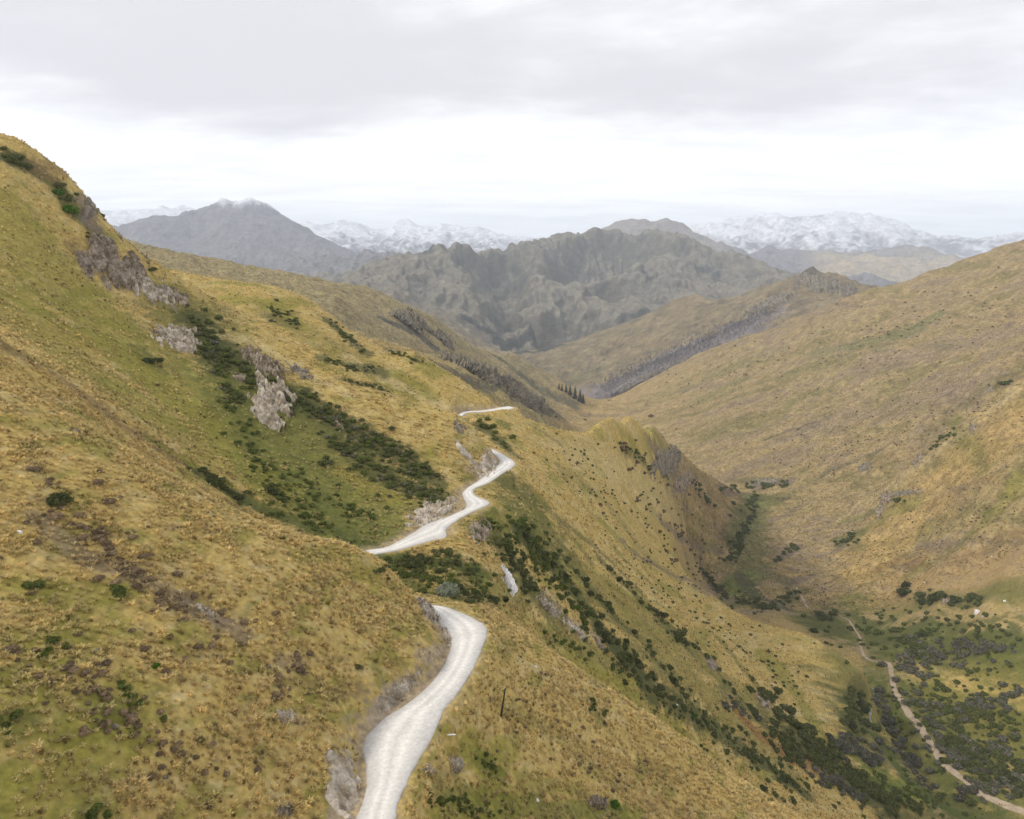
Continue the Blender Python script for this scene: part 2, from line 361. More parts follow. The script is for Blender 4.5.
def mask(pts, wpx, f=.35, rmin=0, rmax=1e9, soft=.35, fs=1.0):
    """a band of ground cover along pixel stations, its width in world metres"""
    w = []
    for u, v in pts:
        x, y, z = hit(u, v, rmin, rmax); w.append((x, y, z))
    w = np.array(w); rr = np.hypot(w[:, 0], w[:, 1]); wid = wpx*rr/F*fs
    mx = wid.max()*2.2
    az = np.arctan2(w[:, 0], w[:, 1])
    j0 = int(np.clip((az.min()-mx/rr.min()-A0)/(A1-A0)*NA, 0, NA-1)); j1 = int(np.clip((az.max()+mx/rr.min()-A0)/(A1-A0)*NA+2, 1, NA))
    i0 = int(np.searchsorted(rows, np.log(max(rr.min()-mx, 30)))); i1 = int(np.searchsorted(rows, np.log(rr.max()+mx)))+1
    sl = (slice(i0, i1), slice(j0, j1)); x = X[sl]; y = Y[sl]; z = Z[sl]
    if len(w) == 1: w = np.vstack([w, w+.01]); wid = np.repeat(wid, 2)
    best = np.full(x.shape, 1e9)
    for i in range(len(w)-1):
        p, q = w[i], w[i+1]; d = q-p; L = d@d+1e-9
        t = np.clip(((x-p[0])*d[0]+(y-p[1])*d[1]+(z-p[2])*d[2])/L, 0, 1)
        ww = wid[i]*(1-t)+wid[i+1]*t
        best = np.minimum(best, np.sqrt((x-(p[0]+t*d[0]))**2+(y-(p[1]+t*d[1]))**2+(z-(p[2]+t*d[2]))**2)/ww)
    m = 1-sstep(1-soft, 1+soft, best + f*1.6*n_w[sl] + .25*n_c[sl])
    return sl, m
def paint(c, pts, wpx, k=.9, **kw):
    sl, m = mask(pts, wpx, **kw)
    cc = np.array(c)
    if cc.ndim == 1: cc = c3(c)
    col[sl] = mix(col[sl], cc, m*k)
RR_ = R/S
# broad zones -----------------------------------------------------
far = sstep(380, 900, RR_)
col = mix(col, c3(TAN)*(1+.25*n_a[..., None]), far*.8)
# right-hand hills: tawny with scrub and faint green
rz = sstep(.1, .3, AZ+.0*R)*sstep(300, 420, RR_)
col = mix(col, c3((.30, .225, .11))*(1+.2*n_a[..., None]), rz*.8)
col = mix(col, c3(SCRUB), rz*sstep(.0, .6, n_a*.8+n_b*.6+.12*n_r)*.6)
col = mix(col, c3((.17, .15, .05)), rz*sstep(.1, .6, -n_b-.12*n_r-.4*n_a)*.6)
lz = (1-sstep(-.05, .05, AZ))*(1-sstep(200, 260, RR_))
col = mix(col, c3(BROWN), lz*sstep(.25, .9, n_l)*.45)
col = mix(col, c3(OLIVE), lz*sstep(.2, .8, -n_l)*.4)
# canyon walls, mid ridges
cz = sstep(420, 560, RR_)*(1-sstep(.03, .1, AZ))
col = mix(col, c3((.29, .24, .125))*(1+.2*n_a[..., None]), cz*.9)
steep = sstep(.75, 1.25, slope+.25*n_c)
col = mix(col, c3((.085, .085, .06)), sstep(.2, .7, n_a+.3*n_c)*cz*.5)
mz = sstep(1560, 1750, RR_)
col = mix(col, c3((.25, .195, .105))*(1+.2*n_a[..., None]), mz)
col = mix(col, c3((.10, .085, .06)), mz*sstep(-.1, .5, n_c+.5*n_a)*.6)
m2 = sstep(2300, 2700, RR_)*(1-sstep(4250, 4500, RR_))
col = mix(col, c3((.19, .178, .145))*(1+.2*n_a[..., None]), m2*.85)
col = mix(col, c3((.23, .20, .145)), m2*sstep(.15, .7, rbf_*.6+rbg*.4-.3*n_a-.1)*.42)
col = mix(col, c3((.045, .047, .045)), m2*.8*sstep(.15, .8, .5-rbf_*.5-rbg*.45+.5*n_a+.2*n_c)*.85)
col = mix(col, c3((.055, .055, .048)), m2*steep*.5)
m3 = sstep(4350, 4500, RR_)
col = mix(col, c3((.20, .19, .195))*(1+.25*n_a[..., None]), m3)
col = mix(col, c3((.06, .06, .065)), m3*sstep(0, .6, n_c+.4*n_a)*.5)
# tan foothills, the sunlight on them put into a paler colour
m5 = m3*sstep(.36, .41, AZ)*sstep(5500, 5800, RR_)*(1-sstep(7300, 7700, RR_))
col = mix(col, c3((.40, .32, .20))*(1+.12*n_a[..., None]), m5*sstep(-.5, .3, n_b+.2))
m4b = m3*sstep(.02, .06, AZ)*(1-sstep(.26, .3, AZ))*sstep(6300, 6600, RR_)*(1-sstep(7600, 7900, RR_))
col = mix(col, c3((.27, .22, .17)), m4b*.8)
# snow on the high ranges
sn = m3*sstep(7700, 8300, RR_)*sstep(.012, .04, TT + .022*n_a+.02*n_c)
sn = np.maximum(sn, m3*sstep(4800, 5200, RR_)*(1-sstep(7000, 7200, RR_))*(1-sstep(-.1, 0, AZ))*sstep(.069, .081, TT+.005*n_c-.004*(.5-rbf_)))
sn = np.maximum(sn, m3*m5*sstep(.03, .05, TT+.02*n_c)*.4)
sn = sn*(1-.62*sstep(.1, .6, .45-rbh*.5-rbf_*.45+.35*n_a))
col = mix(col, c3((.86, .87, .9)), np.clip(sn, 0, 1))
# mapped patches ---------------------------------------------------
# near left face
for pts, w, c, k in [([(490,480),(550,540),(620,610),(700,690),(780,760)], 34, (.17,.15,.035), .6), ([(620,600),(700,660),(780,720),(860,780)], 26, (.17,.15,.035), .55),
  ([(560,640),(640,700),(720,760)], 8, OLIVE, .5), ([(190,310),(240,370),(300,430),(380,490),(430,500)], 40, (.15,.14,.035), .75), ([(270,310),(330,350),(400,385)], 20, (.20,.17,.045), .55),
  ([(860,700),(920,780),(1000,819)], 50, (.10,.11,.025), .6), ([(800,740),(880,800)], 30, (.11,.115,.03), .7)]:
    paint(c, pts, w, k)
for pts, w, c, k in [
  ([(0,690),(60,720),(130,700)], 40, OLIVE, .6), ([(0,800),(60,790),(110,740)], 35, OLIVE, .7), ([(100,705),(120,715)], 18, GREEN, .6), ([(90,812),(110,815)], 14, GREEN, .6),
  ([(20,585),(60,600),(120,590)], 16, OLIVE, .7), ([(10,640),(90,650)], 22, OLIVE, .5), ([(0,730),(25,720)], 16, GREEN, .6),
  ([(300,555),(340,552),(370,575)], 13, (.25,.21,.045), .8), ([(420,625),(430,640)], 8, OLIVE, .7),
  ([(40,520),(80,555),(120,570),(200,610),(240,635)], 11, SCRUB, .65), ([(280,660),(300,668)], 9, SCRUB, .5),
  ([(180,600),(215,620)], 13, SCRUB, .5), ([(300,700),(340,690)], 14, OLIVE, .5),
  ([(410,640),(430,660)], 7, BROWN, .4), ([(280,680),(330,690),(360,690)], 10, BROWN, .5),
  # broad olive slope behind the near spur
  ([(0,215),(80,300),(170,380),(260,460),(330,500)], 42, OLIVE, .62), ([(0,290),(90,370),(200,450)], 38, OLIVE, .55), ([(40,330),(110,350)], 20, (.24,.19,.04), .5),
  ([(0,345),(40,365),(90,400),(130,430),(170,455)], 12, BROWN, .75), ([(150,440),(190,465)], 13, BROWN, .7), ([(80,250),(110,275)], 15, BROWN, .5),
  ([(0,155),(12,158),(32,168)], 10, HEATH, .9), ([(50,180),(75,210),(95,232)], 10, HEATH, .8), ([(40,170),(60,150)], 10, BROWN, .6), ([(85,200),(92,225)], 9, SCRUB, .8),
  ([(195,320),(225,355),(260,385),(300,405)], 20, HEATH, .85), ([(205,340),(235,400)], 16, HEATH, .8), ([(300,400),(350,430),(400,455),(430,480)], 20, HEATH, .85),
  ([(330,440),(390,480),(440,500)], 16, HEATH, .7), ([(140,350),(160,370)], 9, HEATH, .7), ([(195,470),(215,480),(240,500)], 12, HEATH, .9),
  ([(230,400),(250,450),(280,500),(330,530)], 26, GREEN, .75), ([(270,470),(330,500),(380,520)], 20, GREEN, .7), ([(340,490),(400,500)], 14, OLIVE, .8), ([(260,480),(290,500)], 12, HEATH, .5),
  ([(350,360),(400,385),(440,405),(470,440)], 9, PALE, .5), ([(200,330),(250,340),(300,370),(350,395)], 7, PALE, .5),
  # third spur
  ([(330,322),(345,335),(365,352)], 9, HEATH, .8), ([(270,305),(300,325)], 12, OLIVE, .6), ([(325,360),(345,366),(380,372)], 9, HEATH, .8), ([(345,380),(390,392)], 7, HEATH, .7),
  ([(390,350),(420,360)], 7, HEATH, .6), ([(400,375),(430,395)], 10, OLIVE, .6), ([(270,315),(290,325)], 8, HEATH, .5),
  ([(480,425),(500,440),(520,460)], 10, HEATH, .8), ([(470,420),(505,425)], 8, GREEN, .7),
  # gully under the road
  ([(385,563),(430,560),(480,575)], 17, (.075,.095,.02), .9), ([(440,575),(470,590),(520,590)], 20, GREEN, .6), ([(480,530),(520,520),(540,560)], 20, GREEN, .7),
  ([(520,535),(550,560),(580,600),(610,640),(640,670)], 17, HEATH, .9), ([(610,640),(650,690),(700,720),(760,760),(800,790)], 18, HEATH, .85), ([(500,545),(530,590),(560,620)], 18, HEATH, .7),
  ([(540,630),(590,650),(620,670)], 12, GREEN, .6), ([(500,480),(540,500),(590,560)], 9, HEATH, .5), ([(545,535),(600,600),(640,640),(690,700)], 6, HEATH, .6),
  ([(600,560),(640,600),(700,650),(760,720)], 6, HEATH, .6), ([(560,520),(610,560),(640,590)], 5, HEATH, .6), ([(660,620),(690,650)], 9, HEATH, .6), ([(720,640),(740,665),(760,690)], 7, GREEN, .6),
  ([(770,660),(800,700),(830,750)], 14, OLIVE, .7), ([(700,560),(740,600)], 0.1, GREEN, .1),
  ([(740,715),(780,750),(830,770)], 14, RUST, .8), ([(720,690),(760,720)], 12, HEATH, .6), ([(860,690),(850,730)], 14, HEATH, .6),
  ([(800,740),(850,780),(900,810),(960,819)], 26, HEATH, .6), ([(850,750),(900,790),(950,810)], 16, (.11,.15,.02), .8), ([(880,740),(900,770)], 14, (.09,.13,.02), .8),
  # right spur of the near slope
  ([(470,750),(490,770),(500,800),(440,819)], 22, OLIVE, .8), ([(480,760),(500,775)], 13, GREEN, .8), ([(590,700),(600,720)], 9, GREEN, .6), ([(510,800),(560,819),(640,819)], 18, OLIVE, .7),
  ([(520,780),(580,790)], 12, OLIVE, .6), ([(550,650),(580,655)], 0.1, GREEN, .1), ([(500,645),(560,680),(620,720)], 8, PALE, .4), ([(650,800),(690,819)], 14, RUST, .4),
  # golden middle slope
  ([(560,450),(620,470),(680,520)], 22, PALE, .35), ([(620,540),(645,560),(690,580)], 4, SCRUB, .8), ([(660,520),(690,545),(720,550)], 5, SCRUB, .7), ([(700,590),(720,590)], 12, SCRUB, .6),
  ([(622,447),(640,458),(648,470)], 5, HEATH, .7), ([(648,440),(665,462),(682,482)], 7, (.19,.135,.10), .7), ([(668,462),(672,468)], 2.5, (.2,.07,.05), .6), ([(530,425),(560,445)], 5, HEATH, .4),
  # valley floor
  ([(735,600),(750,560),(745,525),(755,495)], 20, (.125,.125,.04), .8), ([(720,490),(760,485),(790,482)], 7, SCRUB, .9), ([(730,590),(750,595)], 12, (.14,.17,.04), .7),
  ([(740,600),(770,608),(800,590)], 9, HEATH, .7), ([(770,600),(790,612)], 7, SCRUB, .7), ([(730,480),(760,480)], 6, HEATH, .5),
  ([(820,620),(870,640),(930,650),(1023,660)], 34, (.105,.12,.024), .85), ([(850,600),(900,610),(960,600),(1023,590)], 15, (.13,.13,.03), .7),
  ([(900,700),(950,720),(1023,740)], 45, (.12,.125,.026), .85), ([(940,660),(1023,690)], 12, (.20,.17,.04), .6), ([(950,700),(1000,740)], 16, (.22,.18,.042), .6),
  ([(880,660),(900,720),(950,780),(1000,800)], 16, (.085,.105,.02), .7), ([(900,590),(930,600),(980,600)], 8, HEATH, .6), ([(820,620),(840,612)], 8, HEATH, .5),
  # right-hand hills
  ([(880,570),(900,560),(912,565)], 9, (.13,.085,.045), .9), ([(920,545),(945,548)], 6, SCRUB, .7), ([(890,500),(910,505)], 9, GREEN, .7), ([(955,420),(965,445)], 6, GREEN, .7),
  ([(1010,490),(1023,470)], 10, GREEN, .5), ([(990,520),(1023,480)], 12, OLIVE, .5), ([(860,345),(900,335),(930,320)], 14, (.16,.15,.055), .6), ([(800,370),(850,360)], 14, (.16,.15,.055), .5),
  ([(790,400),(830,390)], 10, (.16,.15,.055), .4), ([(780,440),(820,425)], 5, (.11,.11,.05), .6), ([(930,380),(970,400)], 16, SCRUB, .4), ([(700,400),(740,380)], 10, (.15,.15,.055), .5),
  ([(680,390),(720,385)], 6, SCRUB, .5), ([(765,440),(800,428),(830,418)], 3, (.08,.08,.04), .7), ([(590,415),(640,412)], 8, SCRUB, .5),
  # canyon walls and forest
  ([(385,320),(410,330),(430,345)], 9, (.07,.07,.06), .8), ([(440,365),(480,385),(530,400),(555,412)], 14, (.075,.075,.06), .75), ([(420,322),(440,340)], 7, (.08,.08,.065), .7),
  ([(350,330),(400,350),(430,350)], 10, (.28,.21,.10), .5), ([(500,360),(540,390),(570,402)], 12, (.08,.085,.055), .7)]:
    paint(c, pts, w, k)
for pts, w, c, k, r0 in [
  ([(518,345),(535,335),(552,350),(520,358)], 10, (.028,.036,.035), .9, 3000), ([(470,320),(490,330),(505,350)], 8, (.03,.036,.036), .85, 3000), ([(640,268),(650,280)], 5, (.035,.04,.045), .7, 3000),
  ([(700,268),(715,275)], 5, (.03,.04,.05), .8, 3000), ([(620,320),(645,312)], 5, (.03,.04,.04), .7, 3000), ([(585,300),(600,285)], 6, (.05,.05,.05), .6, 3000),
  ([(600,392),(650,370),(700,346),(760,318)], 22, (.17,.15,.155), .9, 2000), ([(620,396),(660,378),(700,358)], 12, (.22,.20,.20), .8, 2000), ([(560,385),(600,370)], 8, (.12,.125,.06), .5, 2000),
  ([(700,300),(735,302)], 5, (.30,.24,.14), .6, 2000), ([(800,285),(812,275),(830,285),(850,290)], 9, (.10,.085,.07), .8, 2000), ([(780,300),(810,300)], 8, (.13,.10,.07), .6, 2000)]:
    paint(c, pts, w, k, rmin=r0*1.0, f=.7)
for pts, w, c, k, r0 in [([(215,480),(260,508),(300,524),(340,533),(368,546)], 11, (.085,.095,.022), .9, 88*S), ([(150,440),(190,462),(230,486)], 8, OLIVE, .8, 84*S),
  ([(320,500),(370,530),(400,530)], 12, (.10,.105,.026), .8, 88*S), ([(240,440),(290,480),(340,505)], 14, (.12,.12,.03), .7, 88*S)]:
    paint(c, pts, w, k, rmin=r0)
col = mix(col, c3((.17, .12, .07)), rz*sstep(.15, .6, n_c)*.35)
for pts, w, c, k in [([(830,625),(900,640),(1000,640)], 30, (.085,.095,.024), .6), ([(940,720),(1000,730)], 30, (.10,.10,.027), .5), ([(700,500),(740,520)], .1, GREEN, .1)]:
    paint(c, pts, w, k, f=.9)
for pts, w, c, k in [([(1015,430),(960,470),(905,520),(865,565)], 36, (.42,.285,.10), .55), ([(1015,560),(960,570),(900,590)], 26, (.36,.235,.10), .45),
  ([(245,400),(285,450),(330,510),(370,540)], 26, (.07,.085,.02), .75), ([(300,420),(360,450),(420,490)], 16, (.09,.095,.026), .6), ([(150,330),(210,400),(250,470)], 15, (.15,.145,.035), .5),
  ([(505,480),(545,520),(590,590),(650,660),(720,730)], 22, (.085,.09,.024), .6), ([(640,600),(700,660),(760,720)], 14, (.12,.12,.03), .5), ([(560,470),(620,520),(680,580)], 9, (.19,.165,.055), .5),
  ([(850,720),(900,770),(960,815)], 40, (.07,.085,.022), .7), ([(830,620),(900,635),(1010,640)], 26, (.085,.095,.024), .5), ([(770,720),(830,770),(880,815)], 22, (.09,.085,.03), .6),
  ([(742,588),(750,575)], 9, (.16,.19,.045), .6), ([(960,430),(985,470)], 7, (.17,.155,.04), .6), ([(880,520),(920,500)], 8, (.16,.15,.04), .6), ([(1000,500),(960,545),(910,575)], 5, (.15,.14,.04), .6),
  ([(860,370),(940,350),(1020,330)], 24, (.23,.17,.12), .5), ([(800,430),(880,410),(960,390)], 22, (.23,.17,.12), .45), ([(700,440),(780,420)], 8, (.17,.155,.06), .5), ([(640,400),(720,372),(780,350)], 10, (.19,.165,.07), .45),
  ([(820,350),(880,345),(930,320)], 12, (.16,.155,.06), .5), ([(500,700),(560,740),(620,790)], 14, (.23,.2,.05), .4), ([(440,790),(520,810),(620,815)], 16, (.14,.14,.03), .6)]:
    paint(c, pts, w, k, f=.8, soft=.5)
paint(PALE, [(1024,388),(992,408),(962,433),(930,456),(897,484),(860,505)], 7, .3)
paint((.16,.135,.06), [(1023,370),(985,388),(955,412),(925,435)], 6, .55, rmin=500*S)
for pts, w, c, k in [([(775,560),(800,546)], 4, SCRUB, .9), ([(820,556),(842,548)], 4, SCRUB, .8), ([(795,581),(812,576)], 5, SCRUB, .9), ([(770,520),(800,506)], 5, SCRUB, .7),
  ([(835,540),(862,532)], 6, (.12,.12,.04), .8), ([(838,545),(850,540)], 4, HEATH, .8), ([(845,520),(880,508)], 6, (.14,.135,.05), .7), ([(735,545),(745,520),(752,500)], 12, (.13,.14,.045), .5),
  ([(740,575),(760,600),(785,607)], 9, (.085,.085,.04), .85), ([(760,570),(790,585)], 8, (.14,.13,.06), .6), ([(800,560),(850,590)], 8, (.19,.15,.09), .5), ([(780,500),(830,470),(880,450)], 3, (.12,.11,.06), .7),
  ([(700,560),(715,590),(730,600)], 6, SCRUB, .8), ([(860,470),(890,455)], 4, BROWN, .5), ([(940,500),(985,480)], 7, BROWN, .4), ([(960,560),(1023,530)], 8, BROWN, .35)]:
    paint(c, pts, w, k)
for pts, w, c, k in [([(240,390),(290,440),(340,490),(380,520)], 38, (.15,.15,.035), .7), ([(120,350),(200,420),(270,490)], 26, OLIVE, .6), ([(395,572),(415,588),(445,597),(475,600)], 9, (.08,.095,.022), .85),
  ([(440,600),(490,600),(520,625)], 8, (.16,.15,.04), .6), ([(500,500),(530,520),(560,570),(590,610)], 16, (.11,.115,.03), .6), ([(340,470),(390,500)], 10, (.24,.20,.04), .6)]:
    paint(c, pts, w, k)
# road verges and cut banks
inn = (ROADS > 0)
bank = (1-sstep(.4, 2.6, ROADD + 1.6*n_c + np.where(inn, 0, 1.4)))
DIRT = np.array((.33, .26, .18))
bcol = c3(DIRT)*(1+.25*n_c[..., None]); 
col = mix(col, bcol, bank*np.where(inn, .85, .6))
for pts, w, k in [([(395,690),(380,705),(372,722)], 11, .85), ([(420,655),(440,648)], 8, .7), ([(340,775),(350,800),(335,819)], 13, .9), ([(330,760),(345,770)], 8, .8),
                  ([(420,520),(440,508),(456,500)], 9, .9), ([(470,470),(485,462),(490,450)], 7, .8), ([(455,440),(470,455),(480,470)], 3.5, .85), ([(410,515),(420,525)], 7, .8), ([(290,715),(300,720)], 8, .6),
                  ([(205,612),(215,620)], 4, .7), ([(545,590),(570,620),(600,640)], 5, .6), ([(510,640),(525,650)], 3, .3)]:
    paint((.34, .275, .2), pts, w*.85, k*.85)
# the gravel footpath on the valley floor is its own object; keep its edge trodden
PATH = [(1050,826,9.6),(1023,812,8.6),(1000,803,8.2),(980,793,8),(962,778,7.8),(945,765,7.4),(935,750,7),(925,735,7),(917,722,6.4),(908,713,6),(901,700,5.2),(895,690,4.6),(892,678,4.2),(890,666,3.8),(884,662,3.2),(872,661,3),(863,654,3),(860,645,2.8),(861,640,2.2),(855,630,1.7),(850,622,1.3),(840,616,.9),(825,611,.9),(810,609,1.2),(805,603,2.6),(800,595,2.6),(796,587,2)]
paint((.26, .2, .10), [(u, v) for u, v, _ in PATH], 5, .5)
col = np.clip(col*(1+.10*n_c[..., None]), .012, .92)
# ================================================================== materials
def newmat(name):
    m = bpy.data.materials.new(name); m.use_nodes = True; nt = m.node_tree
    b = nt.nodes['Principled BSDF']; b.inputs['Roughness'].default_value = .95
    b.inputs['Specular IOR Level'].default_value = .15
    return m, nt, b
def nd(nt, t, **kw):
    n = nt.nodes.new(t)
    for k, v in kw.items():
        if k in ('operation', 'blend_type', 'data_type', 'attribute_name', 'noise_dimensions', 'feature', 'noise_type'): setattr(n, k, v)
    return n
def noise(nt, vec, scale, detail=3, rough=.55):
    n = nt.nodes.new('ShaderNodeTexNoise'); n.inputs['Scale'].default_value = scale; n.inputs['Detail'].default_value = detail; n.inputs['Roughness'].default_value = rough
    nt.links.new(vec, n.inputs['Vector']); return n.outputs['Fac']
def ramp(nt, fac, lo, hi, a, b):
    r = nt.nodes.new('ShaderNodeMapRange'); r.inputs[1].default_value = lo; r.inputs[2].default_value = hi; r.inputs[3].default_value = a; r.inputs[4].default_value = b
    nt.links.new(fac, r.inputs[0]); return r.outputs[0]
def vmul(nt, colr, fac):
    v = nt.nodes.new('ShaderNodeVectorMath'); v.operation = 'SCALE'; nt.links.new(colr, v.inputs[0]); nt.links.new(fac, v.inputs['Scale']); return v.outputs[0]
def mul(nt, a, b):
    v = nt.nodes.new('ShaderNodeMath'); v.operation = 'MULTIPLY'; nt.links.new(a, v.inputs[0]); nt.links.new(b, v.inputs[1]); return v.outputs[0]
def cover_mat(name, s1, s2, bump=.4, bd=.15, a1=.35, a2=.3):
    m, nt, b = newmat(name)
    at = nt.nodes.new('ShaderNodeAttribute'); at.attribute_name = 'cover'
    tc = nt.nodes.new('ShaderNodeTexCoord').outputs['Object']
    f1 = ramp(nt, noise(nt, tc, s1, 3, .6), .3, .7, 1-a1, 1+a1); f2 = ramp(nt, noise(nt, tc, s2, 2, .6), .3, .7, 1-a2, 1+a2)
    c = vmul(nt, at.outputs['Color'], mul(nt, f1, f2)); nt.links.new(c, b.inputs['Base Color'])
    bp = nt.nodes.new('ShaderNodeBump'); bp.inputs['Strength'].default_value = bump; bp.inputs['Distance'].default_value = bd
    nt.links.new(noise(nt, tc, s1*1.4, 4, .65), bp.inputs['Height']); nt.links.new(bp.outputs[0], b.inputs['Normal'])
    return m
def attr_mat(name, attr='tint', s=3., amt=.2, rough=.9):
    m, nt, b = newmat(name); b.inputs['Roughness'].default_value = rough
    at = nt.nodes.new('ShaderNodeAttribute'); at.attribute_name = attr
    tc = nt.nodes.new('ShaderNodeTexCoord').outputs['Object']
    nt.links.new(vmul(nt, at.outputs['Color'], ramp(nt, noise(nt, tc, s), .3, .7, 1-amt, 1+amt)), b.inputs['Base Color'])
    return m
def leafy(m, amt):
    nt = m.node_tree; b = nt.nodes['Principled BSDF']; o = nt.nodes['Material Output']; tr = nt.nodes.new('ShaderNodeBsdfTranslucent'); ms = nt.nodes.new('ShaderNodeMixShader'); ms.inputs[0].default_value = amt
    nt.links.new(b.inputs['Base Color'].links[0].from_socket, tr.inputs['Color']); nt.links.new(b.outputs[0], ms.inputs[1]); nt.links.new(tr.outputs[0], ms.inputs[2]); nt.links.new(ms.outputs[0], o.inputs['Surface']); return m
def flat_mat(name, c, s=2., amt=.25, rough=.9, bump=0, bd=.1, c2=None, obj_var=0., spots=None):
    m, nt, b = newmat(name); b.inputs['Roughness'].default_value = rough
    tc = nt.nodes.new('ShaderNodeTexCoord').outputs['Object']
    n = noise(nt, tc, s, 4, .6)
    mx = nt.nodes.new('ShaderNodeMix'); mx.data_type = 'RGBA'; mx.inputs[6].default_value = (*c, 1); mx.inputs[7].default_value = (*(c2 or c), 1)
    nt.links.new(ramp(nt, noise(nt, tc, s*.37, 3), .38, .62, 0, 1), mx.inputs[0])
    out = vmul(nt, mx.outputs[2], ramp(nt, n, .3, .7, 1-amt, 1+amt))
    if obj_var:
        oi = nt.nodes.new('ShaderNodeObjectInfo'); out = vmul(nt, out, ramp(nt, oi.outputs['Random'], 0, 1, 1-obj_var, 1+obj_var))
    nt.links.new(out, b.inputs['Base Color'])
    if bump:
        bp = nt.nodes.new('ShaderNodeBump'); bp.inputs['Strength'].default_value = bump; bp.inputs['Distance'].default_value = bd
        nt.links.new(noise(nt, tc, s*1.7, 5, .7), bp.inputs['Height']); nt.links.new(bp.outputs[0], b.inputs['Normal'])
    return m
MT = dict(
 near=cover_mat('tussock_ground', 1.5, .45, .6, .3, .26, .14), hill=cover_mat('hill_ground', .22, .07, .8, 2.2, .34, .22), far=cover_mat('mountain_ground', .022, .008, .9, 24, .28, .15),
 road=flat_mat('pale_gravel', (.72, .69, .63), .9, .07, .95, .3, .03, (.66, .625, .56)),
 path=flat_mat('trodden_gravel', (.44, .35, .25), .8, .18, .95, .3, .05, (.36, .28, .19)),
 rock=flat_mat('schist', (.38, .315, .24), 1.1, .42, .9, 1.0, .35, (.17, .13, .085)),
 rockw=flat_mat('pale_schist', (.56, .50, .41), 1.1, .38, .9, 1.0, .35, (.28, .225, .155)),
 rockd=flat_mat('dark_schist', (.17, .15, .115), .6, .35, .9, .7, .3, (.27, .23, .165)),
 white=flat_mat('white_stone', (.72, .70, .68), 1.2, .15, .85, .4, .1),
 shrubd=flat_mat('dark_foliage', (.08, .098, .028), 3, .4, .9, c2=(.14, .145, .05), obj_var=.35),
 shrubg=flat_mat('green_foliage', (.10, .14, .028), 3, .4, .9, c2=(.17, .185, .045), obj_var=.3),
 shrubb=flat_mat('bright_foliage', (.07, .16, .015), 3, .3, .9, c2=(.11, .20, .02)),
 shrubm=flat_mat('grey_twigs', (.21, .195, .15), 3, .35, .9, c2=(.10, .10, .06), obj_var=.3),
 shrubs=flat_mat('silver_foliage', (.34, .36, .27), 3, .25, .9, c2=(.22, .25, .16)),
 shrubr=flat_mat('brown_foliage', (.34, .25, .15), 3, .35, .9, c2=(.22, .165, .10), obj_var=.3),
 fir=flat_mat('fir_foliage', (.014, .024, .014), .5, .3, .9), bark=flat_mat('bark', (.07, .055, .042), 4, .3, .95),
 deadw=flat_mat('dead_wood', (.22, .195, .20), .05, .3, .95, c2=(.16, .14, .14)),
 post=flat_mat('weathered_post', (.045, .035, .028), 6, .3, .9), pipe=flat_mat('white_painted_marker', (.75, .75, .73), 3, .05, .6),
 water=flat_mat('stream_water', (.26, .28, .28), 2, .25, .35),
)

for k_ in ('shrubd', 'shrubg', 'shrubb', 'shrubm', 'shrubs', 'shrubr'): leafy(MT[k_], .3)
HAZE = 7.2e-5; EXPO = 0.62
# ================================================================== building
def npmesh(name, co, quads, mat, cols=None, attr='cover', smooth=True, tris=False):
    k = 3 if tris else 4
    me = bpy.data.meshes.new(name); me.vertices.add(len(co)); me.vertices.foreach_set('co', np.ascontiguousarray(co, np.float32).ravel())
    q = np.ascontiguousarray(quads, np.int32); me.loops.add(q.size); me.loops.foreach_set('vertex_index', q.ravel())
    me.polygons.add(len(q)); me.polygons.foreach_set('loop_start', (np.arange(len(q))*k).astype(np.int32))
    me.update(calc_edges=True); me.polygons.foreach_set('use_smooth', np.full(len(q), smooth))
    if cols is not None:
        a = me.color_attributes.new(attr, 'FLOAT_COLOR', 'POINT')
        a.data.foreach_set('color', np.concatenate([cols, np.ones((len(cols), 1))], 1).astype(np.float32).ravel())
    me.materials.append(mat); return me
def link(name, me, parent=None):
    o = bpy.data.objects.new(name, me); COL.objects.link(o)
    if parent: o.parent = parent
    return o
def tag(o, label=None, cat=None, group=None, kind=None):
    if label: o['label'] = label
    if cat: o['category'] = cat
    if group: o['group'] = group
    if kind: o['kind'] = kind
    return o
def grid(name, i0, i1, mat):
    n = i1-i0; idx = np.arange(n*NA).reshape(n, NA)
    q = np.stack([idx[:-1, :-1], idx[:-1, 1:], idx[1:, 1:], idx[1:, :-1]], -1).reshape(-1, 4)
    co = np.stack([X[i0:i1], Y[i0:i1], Z[i0:i1]], -1).reshape(-1, 3)
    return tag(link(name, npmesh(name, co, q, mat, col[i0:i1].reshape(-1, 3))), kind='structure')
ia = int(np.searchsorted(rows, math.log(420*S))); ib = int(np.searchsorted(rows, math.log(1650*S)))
grid('ground', 0, ia+1, MT['near']); grid('hills', ia, ib+1, MT['hill']); grid('mountains', ib, NR, MT['far'])
